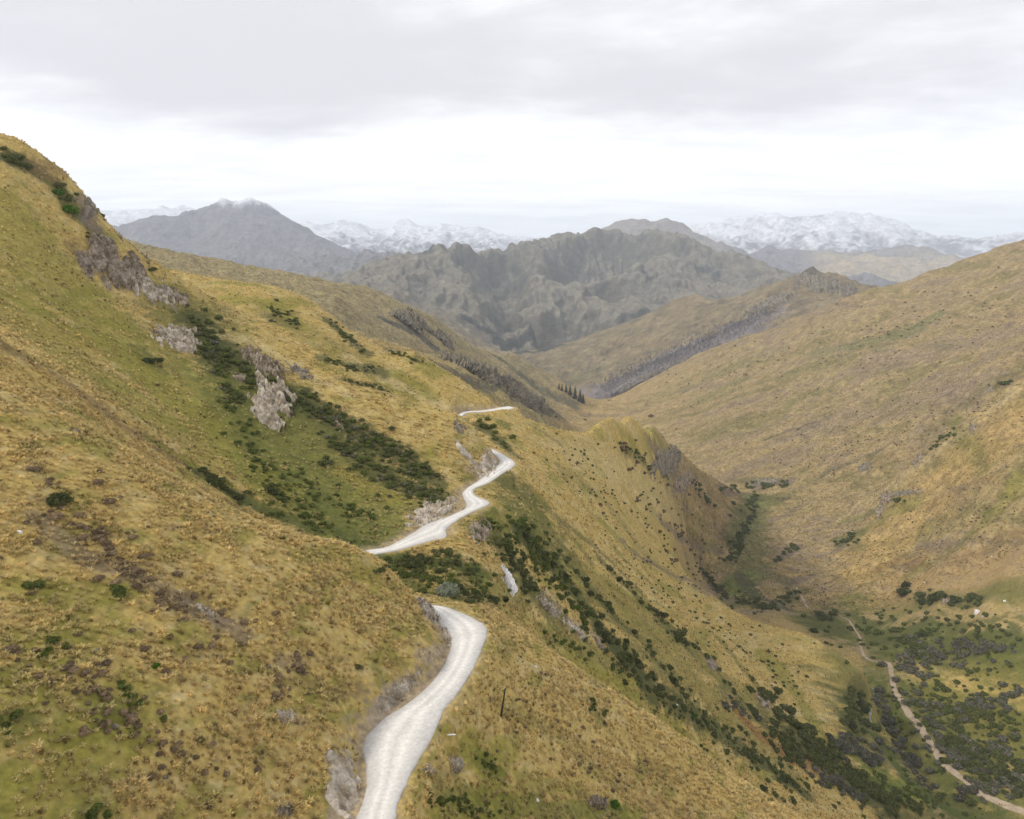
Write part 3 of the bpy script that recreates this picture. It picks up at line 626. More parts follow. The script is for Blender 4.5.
# ---- road, 3 cm above its bed, crowned, with wheel tracks worn in the mesh
nl = 9; rv = []
prof = [-.13, .0, .03, .015, .05, .015, .03, .0, -.13]
fr = np.array([-.06, 0, .2, .34, .5, .66, .8, 1, 1.06])
for i in range(len(roadL)):
    d = roadR[i]-roadL[i]
    for f, h in zip(fr, prof):
        jit = (.12*float(pn(np.array([i*.35]), np.array([f*5.]), 9)[0]) if f in (0, 1, -.06, 1.06) else 0)
        p = roadL[i]+d*f; rv.append((p[0]+jit, p[1]+jit, p[2]+h))
rv = np.array(rv); n = len(roadL); idx = np.arange(n*nl).reshape(n, nl)
q = np.stack([idx[:-1, :-1], idx[:-1, 1:], idx[1:, 1:], idx[1:, :-1]], -1).reshape(-1, 4)
rt = np.tile(np.array([.58, .76, .90, 1.1, .88, 1.1, .90, .78, .58])[None, :], (n, 1)).reshape(-1, 1)*np.array([[.71, .685, .63]])
def road_mat():
    m, nt, b = newmat('pale_gravel_road'); at = nt.nodes.new('ShaderNodeAttribute'); at.attribute_name = 'cover'
    tc = nt.nodes.new('ShaderNodeTexCoord').outputs['Object']
    f = mul(nt, ramp(nt, noise(nt, tc, 2.5, 4), .3, .7, .86, 1.1), ramp(nt, noise(nt, tc, .25, 3), .3, .7, .9, 1.07))
    nt.links.new(vmul(nt, at.outputs['Color'], f), b.inputs['Base Color'])
    bp = nt.nodes.new('ShaderNodeBump'); bp.inputs['Strength'].default_value = .4; bp.inputs['Distance'].default_value = .03
    nt.links.new(noise(nt, tc, 6, 4), bp.inputs['Height']); nt.links.new(bp.outputs[0], b.inputs['Normal']); return m
rm = road_mat()
tag(link('road', npmesh('road', rv, q, rm, rt)), kind='structure')
# pull-outs beside the road
def patch(name, pix, z, mat, cz=.02):
    pts = []
    for u, v in pix:
        az, t = ray(u, v); r = z*S/t; pts.append((r*math.sin(az), r*math.cos(az), z*S+cz))
    pts = np.array(pts); c = pts.mean(0)
    co = np.vstack([[c], c+(pts-c)*.96, pts*np.array([1, 1, 1])-np.array([0, 0, .16])]); n = len(pts)
    tr = [(0, 1+i, 1+(i+1) % n) for i in range(n)]; qd = []
    for i in range(n):
        a, b_, c_, d_ = 1+i, 1+(i+1) % n, 1+n+(i+1) % n, 1+n+i
        tr += [(a, d_, c_), (a, c_, b_)]
    return tag(link(name, npmesh(name, co, np.array(tr), mat, np.tile([[.64, .61, .55]], (len(co), 1)), tris=True)), kind='structure')
# ---- footpath draped on the ground
pl, pr = [], []
c = [hit(u, v, 150, 700) for u, v, _ in PATH]; c = np.array(c); w_ = np.array([p[2] for p in PATH])
cs = cat(np.column_stack([c[:, 0], c[:, 1], w_*np.hypot(c[:, 0], c[:, 1])/F]), 8)
tg = np.gradient(cs[:, :2], axis=0); tg /= np.linalg.norm(tg, axis=1)[:, None]+1e-9; nm = np.column_stack([tg[:, 1], -tg[:, 0]])
pv = []
for f in (-.5, -.25, 0, .25, .5):
    wv = 1+.25*pn(np.arange(len(cs))*.4, np.full(len(cs), f*3.), 12)
    p = cs[:, :2]+nm*(cs[:, 2]*f*wv)[:, None]; z = zat(p[:, 0], p[:, 1])
    pv.append(np.column_stack([p, z+(.10 if abs(f) < .5 else .0)+.12]))
pv = np.stack(pv, 1); n = len(cs); idx = np.arange(n*5).reshape(n, 5)
q = np.stack([idx[:-1, :-1], idx[:-1, 1:], idx[1:, 1:], idx[1:, :-1]], -1).reshape(-1, 4)
tag(link('footpath', npmesh('footpath', pv.reshape(-1, 3), q, MT['path'])), kind='structure')
path_xy = cs[:, :2]
# ---- rock outcrops: slabs and blocks standing proud of the ground
def outcrop(u, v, wx, wy, ang, h, mat, label, seed, rmin=0, rmax=1e9, cat_='rock', name='rock_outcrop', step=.8, group=None):
    """wx, wy: half extents along and across 'ang' (degrees, in the picture's plane)"""
    ca_, sa = math.cos(math.radians(ang)), math.sin(math.radians(ang))
    na, nb = max(8, int(2*wx*1.25/step)), max(8, int(2*wy*1.25/step))
    G = np.zeros((nb, na, 3)); E = np.zeros((nb, na))
    c0 = hit(u, v, rmin, rmax); r0 = math.hypot(c0[0], c0[1]); rmin, rmax = max(rmin, r0*.8), r0*1.22
    for j in range(nb):
        for i in range(na):
            a = (i/(na-1)*2-1)*1.25; b = (j/(nb-1)*2-1)*1.25
            G[j, i] = hit(u+ca_*a*wx+sa*b*wy, v-sa*a*wx+ca_*b*wy, rmin, rmax); E[j, i] = math.hypot(a, b)
    c = G[nb//2, na//2].copy(); r = math.hypot(c[0], c[1]); m = r/F
    d1 = np.gradient(G, axis=0); d2 = np.gradient(G, axis=1); N_ = np.cross(d2, d1); N_ /= np.linalg.norm(N_, axis=2)[..., None]+1e-9
    N_[N_[..., 2] < 0] *= -1
    k = 3.2*m*max(.7, wy/9)
    px_, py_, pz_ = G[..., 0], G[..., 1], G[..., 2]
    q1 = px_/k+pz_*.8/k; q2 = py_/k*.8-pz_*.5/k
    blk = np.floor((pn(q1*.8, q2*.8, seed)+pn(q1*1.7, q2*1.7, seed+1)*.5)*3.5)/3.5
    rid = 1-2*np.abs(pn(q1*1.6, q2*1.2, seed+2)); fin = pn(q1*3.2, q2*3.2, seed+3)
    edge = E + .22*pn(q1*2.6, q2*2.6, seed+9) + .6*pn(q1*.6, q2*.6, seed+4)+.4*pn(q1*1.3, q2*1.3, seed+6)
    msk = 1-sstep(.72, .98, edge)
    strat = (px_*.35+py_*.2+pz_)/(k*.42)+.7*pn(q1, q2, seed+8); strat = strat-np.floor(strat)
    H = h*((.45+.3*strat+.45*blk+.3*rid+.32*fin)*msk) - h*.22*(1-msk) - .12*m
    out = N_*.75+np.array([0, 0, .45])
    co = G+out*H[..., None]-c
    idx = np.arange(nb*na).reshape(nb, na)
    q = np.stack([idx[:-1, :-1], idx[:-1, 1:], idx[1:, 1:], idx[1:, :-1]], -1).reshape(-1, 4)
    o = link(name, npmesh(name, co.reshape(-1, 3), q, mat, smooth=False)); o.location = c
    return tag(o, label, cat_, group)
OUT = [
 (98,258,24,17,35,1.8,'rock','tall grey crag at the left end of the rock band under the hilltop'),
 (124,272,22,15,35,1.8,'rock','grey crag next to the rock band\'s left end on the grassy hillside'),
 (152,290,28,10,-25,1.6,'rockw','long pale slab trailing right from the crags of the upper left hillside'),
 (178,340,24,12,-20,1.3,'rockw','pale broken rock patch alone between shrubs on the left slope'),
 (90,208,7,20,-25,1.2,'rockd','dark steep rock face on the edge of the left hilltop'),
 (180,298,12,6,-30,.7,'rock','small brown rock just right of the long pale slab'),
 (270,402,24,20,-55,1.9,'rockw','large pale cliff block among dark bushes in the middle of the left slope'),
 (264,364,24,8,-35,1.4,'rock','pinkish rock rib just above the large pale cliff block'),
 (300,372,12,4.5,-30,.8,'rockd','dark low rock on the grassy crest right of the rock rib'),
 (240,378,7,4,-30,.6,'rock','small rock under the left end of the rock rib'),
 (338,425,7,4,-50,.6,'rock','narrow rock showing through dark bushes right of the big cliff block'),
 (432,511,24,11,22,.55,'rockw','pale cut rock bank above the middle stretch of the white road'),
 (487,466,9,11,0,.8,'rockw','steep rock bank inside the upper bend of the white road'),
 (466,455,16,3.2,-52,.6,'rockw','pale scree streak running down to the upper road bend'),
 (460,428,8,5,-35,.8,'rockd','dark broken rock on the spur crest above the upper road bend'),
 (480,530,10,13,-15,.9,'rock','grey rock knob below the middle stretch of the white road'),
 (510,583,4.5,16,28,1.2,'white','bright white cliff streak below the green thicket right of the road'),
 (548,606,17,4,-48,.9,'rockw','upper piece of the broken pale rock rib running down the gully'),
 (575,630,16,3.5,-45,.8,'rockw','middle piece of the broken pale rock rib running down the gully'),
 (600,645,8,2.5,-50,.6,'rock','lowest small piece of the broken pale rock rib in the gully'),
 (430,614,17,5,-55,.7,'rockw','pale rock edge lining the inside of the near road bend'),
 (447,638,10,3.5,-75,.5,'rockw','grey rock lining the inner edge of the near road bend below the pale edge'),
 (398,692,30,8,42,.35,'rockw','crumbling pale bank above the road near the pull-out'),
 (343,783,17,34,8,.4,'rockw','broad grey scree face beside the road at the bottom of the view'),
 (286,716,9,9,-40,.5,'rockw','small grey outcrop in grass left of the pull-out'),
 
 (207,613,12,4,-30,.45,'rockw','pale stones in the worn patch of the near left slope'),
 (285,812,9,5,0,.6,'rockd','dark hollow rock in grass at the lower edge of the near slope'),
 (455,765,6,8,20,.7,'rockw','pale tilted rock in grass right of the road, under the white marker'),
 (428,770,7,5,-40,.6,'rockw','low pale rock between the road edge and the tilted rock'),
 (597,803,9,7,0,.8,'rock','brown rock lip beside the bright green bush at the lower edge'),
 (712,665,4,8,30,.8,'rock','small grey rock on the golden slope above the dark gully'),
 (763,700,5,11,25,1.0,'rock','grey rock streak low on the golden slope'),
 (640,697,0.1,0.1,0,.1,'rock',''),
 (666,463,12,18,-40,2.4,'rockd','dark reddish crag on the crest of the middle spur'),
 (683,484,8,14,-40,1.8,'rock','grey purple crag below the dark reddish crag of the middle spur'),
 (864,467,8,4,20,2.2,'rockd','lone dark rock on the open right hillside'),
 (918,460,8,3.5,50,2.0,'rock','grey rock rib standing upper left of the green shrubs on the right spur'),
 (972,428,5,4,50,2.0,'rock','small grey rock near the top of the right spur'),
 (887,498,9,6,30,2.6,'rock','dark grey cliff with green grass under it on the right spur'),
 (880,512,4,8,-10,2.0,'rock','narrow grey rock dropping from the cliff on the right spur'),
 (907,493,14,3,5,1.8,'rockd','thin dark ledge running right from the cliff on the right spur'),
 (990,389,5,3,20,1.8,'rock','small grey rock just below the top right edge of the right spur'),
 (945,600,6,4,-30,1.4,'rock','small brown rock face above the green valley side'),
 (765,482,16,4,5,2.6,'rockd','low purple grey rock ledge across the head of the green valley'),
 ]
FAROUT = [
 (820,284,30,8,-10,11,'rockd','jagged dark crag crowning the far spur in front of the snowy range',1750),
 (772,303,26,5,22,9,'rockd','low dark rocky spine running down to the left of the jagged crag',1700),
 (472,372,30,11,-22,8,'rockd','dark broken cliff along the canyon wall left of the conifers',560),
 (520,394,28,11,-33,7,'rockd','lower dark cliff of the canyon wall beside the conifers',640),
 (408,325,20,11,-35,8,'rockd','grey cliff high on the canyon wall in front of the brown mountain',850),
 (442,343,12,8,-35,7,'rockd','small grey cliff stepping down from the high canyon cliff',900),
 (520,424,5,9,-60,2.4,'rockd','dark rock nose at the left end of the middle spur\'s crest',240)]
for i, (u, v, wx, wy, ang, h, mk, lab) in enumerate(OUT):
    if not lab: continue
    outcrop(u, v, wx, wy, ang, h*.85, MT[mk], lab, 300+i*11, rmin=0)
for i, (u, v, wx, wy, ang, h, mk, lab, r0) in enumerate(FAROUT):
    outcrop(u, v, wx, wy, ang, h, MT[mk], lab, 900+i*11, rmin=r0*S if r0 > 1000 else r0*S)
# single boulders
def boulder_mesh(seed, n=2):
    import bmesh
    bm = bmesh.new(); bmesh.ops.create_icosphere(bm, subdivisions=3, radius=1)
    rr = random.Random(seed); cuts = [(rr.uniform(-1, 1), rr.uniform(-1, 1), rr.uniform(-.6, 1), rr.uniform(.5, .85)) for _ in range(9)]
    for vv in bm.verts:
        p = np.array(vv.co)
        for a, b, c_, d in cuts:
            nn = np.array((a, b, c_)); nn /= np.linalg.norm(nn); e = p@nn-d
            if e > 0: p = p-nn*e
        p = p*(1+.05*rr.uniform(-1, 1)); p[2] *= .75; vv.co = p
    me = bpy.data.meshes.new('boulder'); bm.to_mesh(me); bm.free(); return me
def place(me, name, u, v, size, lab, cat_, group=None, sink=.25, rot=None, rmin=0, mat=None, sz=None, rmax=1e9):
    x, y, z = hit(u, v, rmin, rmax); r = math.hypot(x, y); s = size*r/F/2
    o = link(name, me); s *= (.72 if name == 'boulder' else 1); o.location = (x, y, z-s*sink+(s*.2)); o.scale = (s, s, s*(sz or 1)); o.rotation_euler = (0, 0, random.uniform(0, 6.28) if rot is None else rot)
    return tag(o, lab, cat_, group)
BM = [boulder_mesh(k) for k in range(5)]
for b in BM[:3]: b.materials.append(MT['white'])
BM[3].materials.append(MT['rock']); BM[4].materials.append(MT['rockd'])
for u, v, s, k, lab in [
 (978,612,11,0,'large white boulder lying in green scrub on the right valley side'), (985,616,6,1,'smaller white boulder touching the right side of the large white one'),
 (1005,601,4.5,2,'small white boulder uphill to the right of the large white boulder'), (925,582,3,2,'tiny white stone at the foot of the golden right slope'),
 (992,557,2.6,1,'tiny white stone high on the golden right slope'), (97,651,13,4,'dark round rock with a pale top on the near left slope'),
 (140,575,5,0,'small white stone on the worn band of the near left slope'), (180,591,5,1,'small white stone above the pale stones on the near left slope'),
 (20,532,9,2,'flat pale stone near the left edge of the near slope'), (76,431,10,3,'grey stone lying on the near spur crest at left'),
 (115,727,12,3,'long pale stone on the green patch of the near left slope'), (268,666,10,3,'grey stone in grass left of the road bend'),
 (165,777,9,3,'low grey stone low on the near left slope'), (138,776,7,3,'grey stone close to the low grey stone near the bottom'),
 (418,645,7,3,'pale stone high on the bank inside the near road bend'), (537,801,8,1,'pale stone in the green hollow at the bottom edge'),
 (677,705,6,0,'pale stone on the crest of the spur right of the road'), (535,667,6,1,'pale pebble patch on the spur right of the road bend'),
 (835,628,3,3,'tiny stone where the footpath enters the green scrub'), (600,790,5,3,'brown stone by the rock lip near the bottom edge')]:
    place(BM[k], 'boulder', u, v, s, lab, 'boulder')
# ---- shrubs: a leafy shell of small faces round a lumpy core
def shrub_mesh(name, seed, nleaf, mat, size=.16, lump=.35, upright=1.0, stem=True, open_=0.):
    r = np.random.default_rng(seed)
    lob = r.normal(size=(7, 3)); lob /= np.linalg.norm(lob, axis=1)[:, None]; lob[:, 2] = np.abs(lob[:, 2])
    def rad(d): return .72+lump*np.maximum(0, (d@lob.T)).__pow__(5).max(axis=1)
    d = r.normal(size=(nleaf, 3)); d /= np.linalg.norm(d, axis=1)[:, None]; d[:, 2] = np.where(d[:, 2] < -.25, -d[:, 2], d[:, 2])
    p = d*(rad(d)*r.uniform(.72-open_, 1.06, nleaf))[:, None]; p[:, 2] = p[:, 2]*.72*upright+.25
    a = r.normal(size=(nleaf, 3)); a = a+d*.2; a /= np.linalg.norm(a, axis=1)[:, None]; b = np.cross(a, r.normal(size=(nleaf, 3))); b /= np.linalg.norm(b, axis=1)[:, None]
    s = (size*r.uniform(.6, 1.3, nleaf))[:, None]
    V = [np.stack([p-a*s, p-b*s*.55, p+a*s, p+b*s*.55], 1).reshape(-1, 3)]; Q = [np.arange(nleaf*4).reshape(-1, 4)]
    # core
    nu, nv = 10, 6; base = nleaf*4; th = np.linspace(0, 2*np.pi, nu, endpoint=False); ph = np.linspace(-.35, 1.5, nv)
    c = np.array([[math.cos(t)*math.cos(f), math.sin(t)*math.cos(f), math.sin(f)] for f in ph for t in th])
    c = c*(rad(c)*.76)[:, None]; c[:, 2] = c[:, 2]*.72*upright+.25; V.append(c)
    idx = base+np.arange(nu*nv).reshape(nv, nu); Q.append(np.stack([idx[:-1], np.roll(idx[:-1], -1, 1), np.roll(idx[1:], -1, 1), idx[1:]], -1).reshape(-1, 4))
    V, Q = np.vstack(V), np.vstack(Q)
    return npmesh(name, V, Q, mat, smooth=False), V, Q
SH = {}
for kind, mat, nl_, sz, lump in (('dark', 'shrubd', 420, .15, .4), ('green', 'shrubg', 420, .16, .35), ('grey', 'shrubm', 360, .15, .45), ('brown', 'shrubr', 300, .17, .4)):
    SH[kind] = [shrub_mesh('shrub', 50+k*7+len(kind), nl_, MT[mat], sz, lump, (.8, 1, 1.15, .9)[k]) for k in range(4)]
path_c = path_xy[::4]
def scatter_px(strokes, n, seed, smin, smax, r0=0, r1=1e9, spread=1.0, avoid=True):
    r = random.Random(seed); out = []; tries = 0
    ar = [max(1, sum(math.hypot(a[0]-b[0], a[1]-b[1]) for a, b in zip(p[:-1], p[1:]))*w+w*w*3) for p, w in strokes]
    while len(out) < n and tries < n*12:
        tries += 1
        p, w = r.choices(strokes, ar)[0]
        L = [math.hypot(a[0]-b[0], a[1]-b[1]) for a, b in zip(p[:-1], p[1:])] or [0]
        if len(p) > 1:
            i = r.choices(range(len(L)), [l+.01 for l in L])[0]; f = r.random(); u = p[i][0]*(1-f)+p[i+1][0]*f; v = p[i][1]*(1-f)+p[i+1][1]*f
        else: u, v = p[0]
        an = r.uniform(0, 6.28); rad = abs(r.gauss(0, .55))*w*spread
        u += math.cos(an)*rad; v += math.sin(an)*rad
        if not (-5 < u < 1030 and 100 < v < 832): continue
        x, y, z = hit(u, v, r0, 1e9); rr = math.hypot(x, y)
        if rr > r1: continue
        if avoid:
            dr = np.hypot(roadC[:, 0]-x, roadC[:, 1]-y)-roadW
            if dr.min() < 1.6: continue
            if rr > 150 and np.hypot(path_c[:, 0]-x, path_c[:, 1]-y).min() < 1.8: continue
        s = r.uniform(smin, smax)*rr/F/2
        out.append((x, y, z, s))
    return out
stuff = {'dark': [], 'green': [], 'grey': [], 'brown': []}
def shrubs(kind, strokes, n, seed, smin, smax, label, group, indiv, **kw):
    pts = scatter_px(strokes, n, seed, smin, smax, **kw)
    pts.sort(key=lambda p: -p[3]/math.hypot(p[0], p[1]))
    r = random.Random(seed+1)
    for i, p in enumerate(pts):
        CAND.append((p[3]/math.hypot(p[0], p[1]) if i < indiv else -1, kind, p, label, group, r.random()))
CAND = []
def settle():
    n = {'s': 0, 'g': 0}; ga = random.Random(99)
    for sz, kind, (x, y, z, s), label, group, q_ in sorted(CAND, key=lambda c: -c[0]):
        k = 'g' if kind == 'brown' else 's'
        vis = bool(visible(np.array([x]), np.array([y]), np.array([z]), s*.8)[0])
        if sz > 0 and vis and n[k] < (296 if k == 's' else 150):
            n[k] += 1
            o = bpy.data.objects.new('shrub' if k == 's' else 'grass_clump', SH[kind][int(q_*3.99)][0]); COL.objects.link(o)
            o.location = (x, y, z-s*.05); o.scale = (s*ga.uniform(.85, 1.2), s*ga.uniform(.85, 1.2), s*ga.uniform(.7, 1.0)); o.rotation_euler = (0, 0, ga.uniform(0, 6.28))
            tag(o, label, 'shrub' if k == 's' else 'grass clump', group)
        else: stuff[kind].append((x, y, z, s, ga.uniform(0, 6.28)))
H_up = [([(195,320),(225,355),(260,385),(300,405)],14), ([(205,345),(235,400)],10), ([(300,400),(350,430),(400,455),(430,480)],15), ([(330,440),(390,480),(440,500)],12)]
shrubs('dark', H_up, 330, 1, 3.5, 9, 'dark green shrub in the thicket on the slope above the white road', 'dark shrubs on the slope above the white road', 90, spread=1.3)
shrubs('green', H_up, 130, 61, 5, 9, 'lighter green shrub mixed into the thicket on the slope above the white road', 'lighter shrubs on the slope above the white road', 40, spread=1.3)
shrubs('grey', H_up, 50, 62, 4, 8, 'grey twiggy shrub mixed into the thicket on the slope above the white road', 'grey shrubs on the slope above the white road', 20, spread=1.3)
shrubs('green', [([(230,400),(250,450),(280,500),(330,530)],22), ([(270,470),(330,500),(380,520)],18)], 150, 2, 4, 8, 'low green shrub in the grassy hollow behind the near spur', 'low green shrubs in the hollow behind the near spur', 40)
shrubs('dark', [([(195,470),(215,480),(240,500)],7), ([(140,352),(160,370)],5), ([(50,500),(62,502)],5), ([(270,490),(290,500)],5), ([(315,455),(330,465)],4)], 44, 3, 6, 12, 'dark bush in a small clump standing alone in open grass on the left slope', 'dark bushes in small clumps on the left slope', 30)
shrubs('dark', [([(5,157),(30,168)],7), ([(55,185),(75,212)],7), ([(85,235),(100,245)],5), ([(150,270),(155,274)],3)], 40, 4, 4, 8, 'dark shrub clinging to the left hilltop', 'dark shrubs on the left hilltop', 24)
shrubs('dark', [([(330,322),(345,335),(365,352)],6), ([(325,360),(345,366),(380,372)],6), ([(345,380),(390,392)],5), ([(390,352),(420,362)],4), ([(270,310),(300,325)],9)], 190, 5, 2.2, 5, 'small dark shrub on the second ridge behind the rocky spur', 'small dark shrubs on the second ridge', 30)
shrubs('dark', [([(385,563),(430,560),(480,575)],15), ([(440,590),(500,600)],10), ([(520,535),(550,560),(580,600),(610,640),(640,670)],14), ([(500,545),(530,590)],14)], 330, 6, 4, 11, 'dark green shrub in the thicket just below the white road', 'dark shrubs in the thicket just below the white road', 90, spread=1.25)
shrubs('green', [([(390,570),(430,580),(490,590)],13), ([(500,540),(550,570),(590,630)],16)], 150, 63, 5, 11, 'mid green shrub mixed into the thicket just below the white road', 'mid green shrubs just below the white road', 50, spread=1.2)
shrubs('dark', [([(610,640),(650,690),(700,720),(760,760),(800,790)],13), ([(545,535),(600,600),(640,640),(690,700)],4), ([(600,560),(640,600),(700,650),(760,720)],4), ([(660,620),(690,650)],6)], 330, 7, 3.5, 10, 'dark shrub along the steep gully right of the near spur', 'dark shrubs along the steep gully', 60, spread=1.5)
shrubs('green', [([(480,420),(500,440),(520,470)],9), ([(480,530),(520,520),(545,560)],14), ([(540,630),(590,655)],9), ([(480,760),(500,775)],9), ([(590,695),(600,720)],6), ([(430,800),(500,815)],12)], 150, 8, 4, 10, 'green shrub scattered on the slope right of the white road', 'green shrubs scattered right of the white road', 45)
M_ = [([(905,655),(950,655),(1010,650)],12), ([(890,660),(930,680)],10), ([(960,640),(985,655)],8), ([(910,700),(950,715),(1000,700)],10), ([(920,735),(960,760),(1010,745)],16), ([(900,750),(930,790)],10), ([(960,790),(1020,780)],14), ([(880,690),(895,740)],9), ([(1000,700),(1023,695)],8)]
shrubs('grey', M_, 400, 9, 3.5, 10, 'rounded grey green thorn shrub on the valley side near the footpath', 'grey green shrubs on the valley side', 230, spread=1.5)
shrubs('dark', [([(940,740),(1000,770),(1023,790)],22), ([(930,660),(900,640)],8), ([(900,590),(930,600),(980,602)],7), ([(820,620),(840,612)],6), ([(870,735),(860,700)],9)], 240, 10, 4, 12, 'dark shrub in the thicket right of the footpath', 'dark shrubs right of the footpath', 60, spread=1.3)
shrubs('dark', [([(800,740),(850,780),(900,810)],20), ([(770,730),(800,760)],14), ([(850,690),(855,735)],8), ([(760,690),(840,770)],18)], 240, 11, 6, 13, 'dark shrub on the gully floor below the orange patch', 'dark shrubs on the lower gully floor', 0)
shrubs('grey', [([(830,740),(880,760)],14), ([(800,770),(870,800)],12), ([(720,700),(760,720)],7)], 90, 12, 6, 12, 'grey shrub mixed into the lower gully thicket', 'grey shrubs in the lower gully thicket', 40)
shrubs('dark', [([(740,600),(770,608),(800,590)],9), ([(730,560),(750,520),(755,495)],11), ([(775,560),(800,546)],4), ([(835,545),(855,536)],5), ([(700,570),(730,600)],6), ([(720,490),(790,485)],5), ([(690,480),(712,505)],6), ([(620,445),(640,455),(650,470)],5)], 330, 13, 2.5, 6.5, 'small dark shrub on the far valley floor', 'small shrubs on the far valley floor', 0)
shrubs('green', [([(830,625),(900,640),(1010,640)],40), ([(900,700),(1010,720)],60), ([(820,770),(940,800)],40)], 420, 71, 2.5, 6.5, 'x', 'x', 0)
shrubs('dark', [([(840,620),(930,625),(1010,620)],26), ([(900,700),(1010,720)],60), ([(820,770),(940,810)],30)], 320, 72, 2.5, 7, 'x', 'x', 0)
shrubs('brown', [([(40,480),(120,560),(240,640)],60), ([(60,650),(150,740),(240,780)],60), ([(0,640),(60,690)],40), ([(300,650),(280,700)],30)], 230, 14, 4, 11, 'brown withered clump in the near left grass', 'brown withered clumps on the near left slope', 150)
shrubs('brown', [([(500,690),(560,720),(640,790)],50), ([(620,445),(700,560)],50)], 120, 15, 3, 7, 'brown clump on the golden slope right of the road', 'brown clumps right of the road', 40)
shrubs('dark', [([(560,450),(640,520),(700,580)],45), ([(620,560),(800,690)],40)], 330, 16, 2, 4.5, 'tiny dark shrub dotted over the golden middle slope', 'tiny dark shrubs dotted over the golden middle slope', 0)
shrubs('brown', [([(640,400),(900,330),(1020,300)],60), ([(780,460),(1000,400)],60), ([(860,560),(1010,500)],50)], 420, 17, 1.3, 2.6, 'x', 'x', 0)
shrubs('green', [([(20,590),(40,585)],9), ([(118,590),(125,600)],6), ([(45,650),(60,640)],8), ([(0,730),(20,715)],9), ([(120,690),(135,700)],8), ([(160,715),(170,725)],6), ([(90,812),(110,815)],8), ([(200,740),(210,745)],4)], 46, 18, 6, 13, 'green clump in the near left grass', 'green clumps on the near left slope', 46)
shrubs('green', [([(955,430),(940,440)],4), ([(1000,385),(1012,381)],4), ([(930,450),(940,440)],3), ([(855,545),(862,540)],3), ([(890,500),(905,500)],5)], 40, 19, 3, 6, 'green shrub by the rocks of the right spur', 'green shrubs by the rocks of the right spur', 24)
settle()
for kind, pts in stuff.items():
    if not pts: continue
    vs, qs, off = [], [], 0
    vars_ = [shrub_mesh('s', 90+k, 110, MT['shrubd'], .25, .4) for k in range(3)]
    for i, (x, y, z, s, a) in enumerate(pts):
        _, V, Q = vars_[i % 3]; c_, s_2 = math.cos(a), math.sin(a)
        vs.append(np.column_stack([(V[:, 0]*c_-V[:, 1]*s_2)*s+x, (V[:, 0]*s_2+V[:, 1]*c_)*s+y, V[:, 2]*s*.85+z-s*.05])); qs.append(Q+off); off += len(V)
    for m_, _, _ in vars_: bpy.data.meshes.remove(m_)
    lab = {'dark': 'dark green scrub filling the gullies and dotting the slopes', 'green': 'low green scrub in the hollows', 'grey': 'grey thorn scrub on the valley floor', 'brown': 'brown withered clumps dotting the open hillsides'}[kind]
    mt = {'dark': 'shrubd', 'green': 'shrubg', 'grey': 'shrubm', 'brown': 'shrubr'}[kind]
    tag(link('scrub', npmesh('scrub', np.vstack(vs), np.vstack(qs), MT[mt], smooth=False)), lab, 'scrub', kind='stuff')
# singled-out bushes
sil = shrub_mesh('bush', 501, 700, MT['shrubs'], .11, .3)[0]; dk = shrub_mesh('bush', 502, 700, MT['shrubd'], .12, .35)[0]; br = shrub_mesh('bush', 503, 500, MT['shrubb'], .14, .35)[0]
for me, u, v, s, lab in [(sil,448,594,27,'round silver green bush beside the inner end of the near road bend'), (dk,59,503,22,'large dark bush alone on the crest of the near left spur'),
 (br,615,806,13,'bright green bush beside the rock lip at the lower edge'), (br,156,667,9,'bright green tuft of leaves in the near left grass'), (dk,814,632,9,'dark round bush alone where the golden spur meets the green valley'),
 (br,70,213,14,'bright green bush under the dark hilltop rock'), (br,58,194,10,'smaller green bush just above the bright one on the left hilltop'), (dk,358,668,9,'small dark bush on the slope inside the near road bend'),
 (br,694,717,8,'light green bush on the crest right of the dark gully'), (dk,733,504,7,'dark tree-like bush at the foot of the golden middle spur'), (dk,730,516,5,'smaller dark bush just under the one at the foot of the golden middle spur')]:
    place(me, 'bush', u, v, s, lab, 'bush', sink=.3)
# ---- conifers by the canyon mouth
def fir_meshes(seed):
    r = np.random.default_rng(seed); V, Q = [], []; o = 0
    for lev in range(9):
        z = .12+lev*.1; rad = .30*(1-lev/9.6)
        for k in range(9):
            a = k/9*6.283+r.uniform(-.3, .3)+lev; l = rad*r.uniform(.7, 1.15)
            d = np.array([math.cos(a), math.sin(a), 0]); s = np.array([-d[1], d[0], 0])
            V += [np.array([0, 0, z+.10]), d*l*.55+s*l*.32+[0, 0, z+.03], d*l+[0, 0, z-.05], d*l*.55-s*l*.32+[0, 0, z+.02]]
            Q.append((o, o+1, o+2, o+3)); o += 4
    crown = npmesh('crown', np.array(V), np.array(Q), MT['fir'], smooth=False)
    th = np.linspace(0, 6.283, 6, endpoint=False); T_ = np.array([[math.cos(t)*.03*(1-f*.8), math.sin(t)*.03*(1-f*.8), f*.97-.02] for f in (0, .5, 1) for t in th])
    idx = np.arange(18).reshape(3, 6); q = np.stack([idx[:-1], np.roll(idx[:-1], -1, 1), np.roll(idx[1:], -1, 1), idx[1:]], -1).reshape(-1, 4)
    return crown, npmesh('trunk', T_, q, MT['bark'])
FM = [fir_meshes(3), fir_meshes(4)]
for i, (u, v, h) in enumerate([(562,391,5), (566,392,6), (570,395,7.5), (575,399,9), (580,402,9), (583,403,7), (559,389,4.5)]):
    x, y, z = hit(u, v, 1500); s = h*1.5*math.hypot(x, y)/F
    e = bpy.data.objects.new('conifer', None); COL.objects.link(e); e.location = (x, y, z-.05*s); e.scale = (s, s, s); e.rotation_euler = (0, 0, i)
    tag(e, 'dark conifer in the little row at the canyon mouth', 'tree', 'conifers at the canyon mouth')
    link('crown', FM[i % 2][0], e); link('trunk', FM[i % 2][1], e)
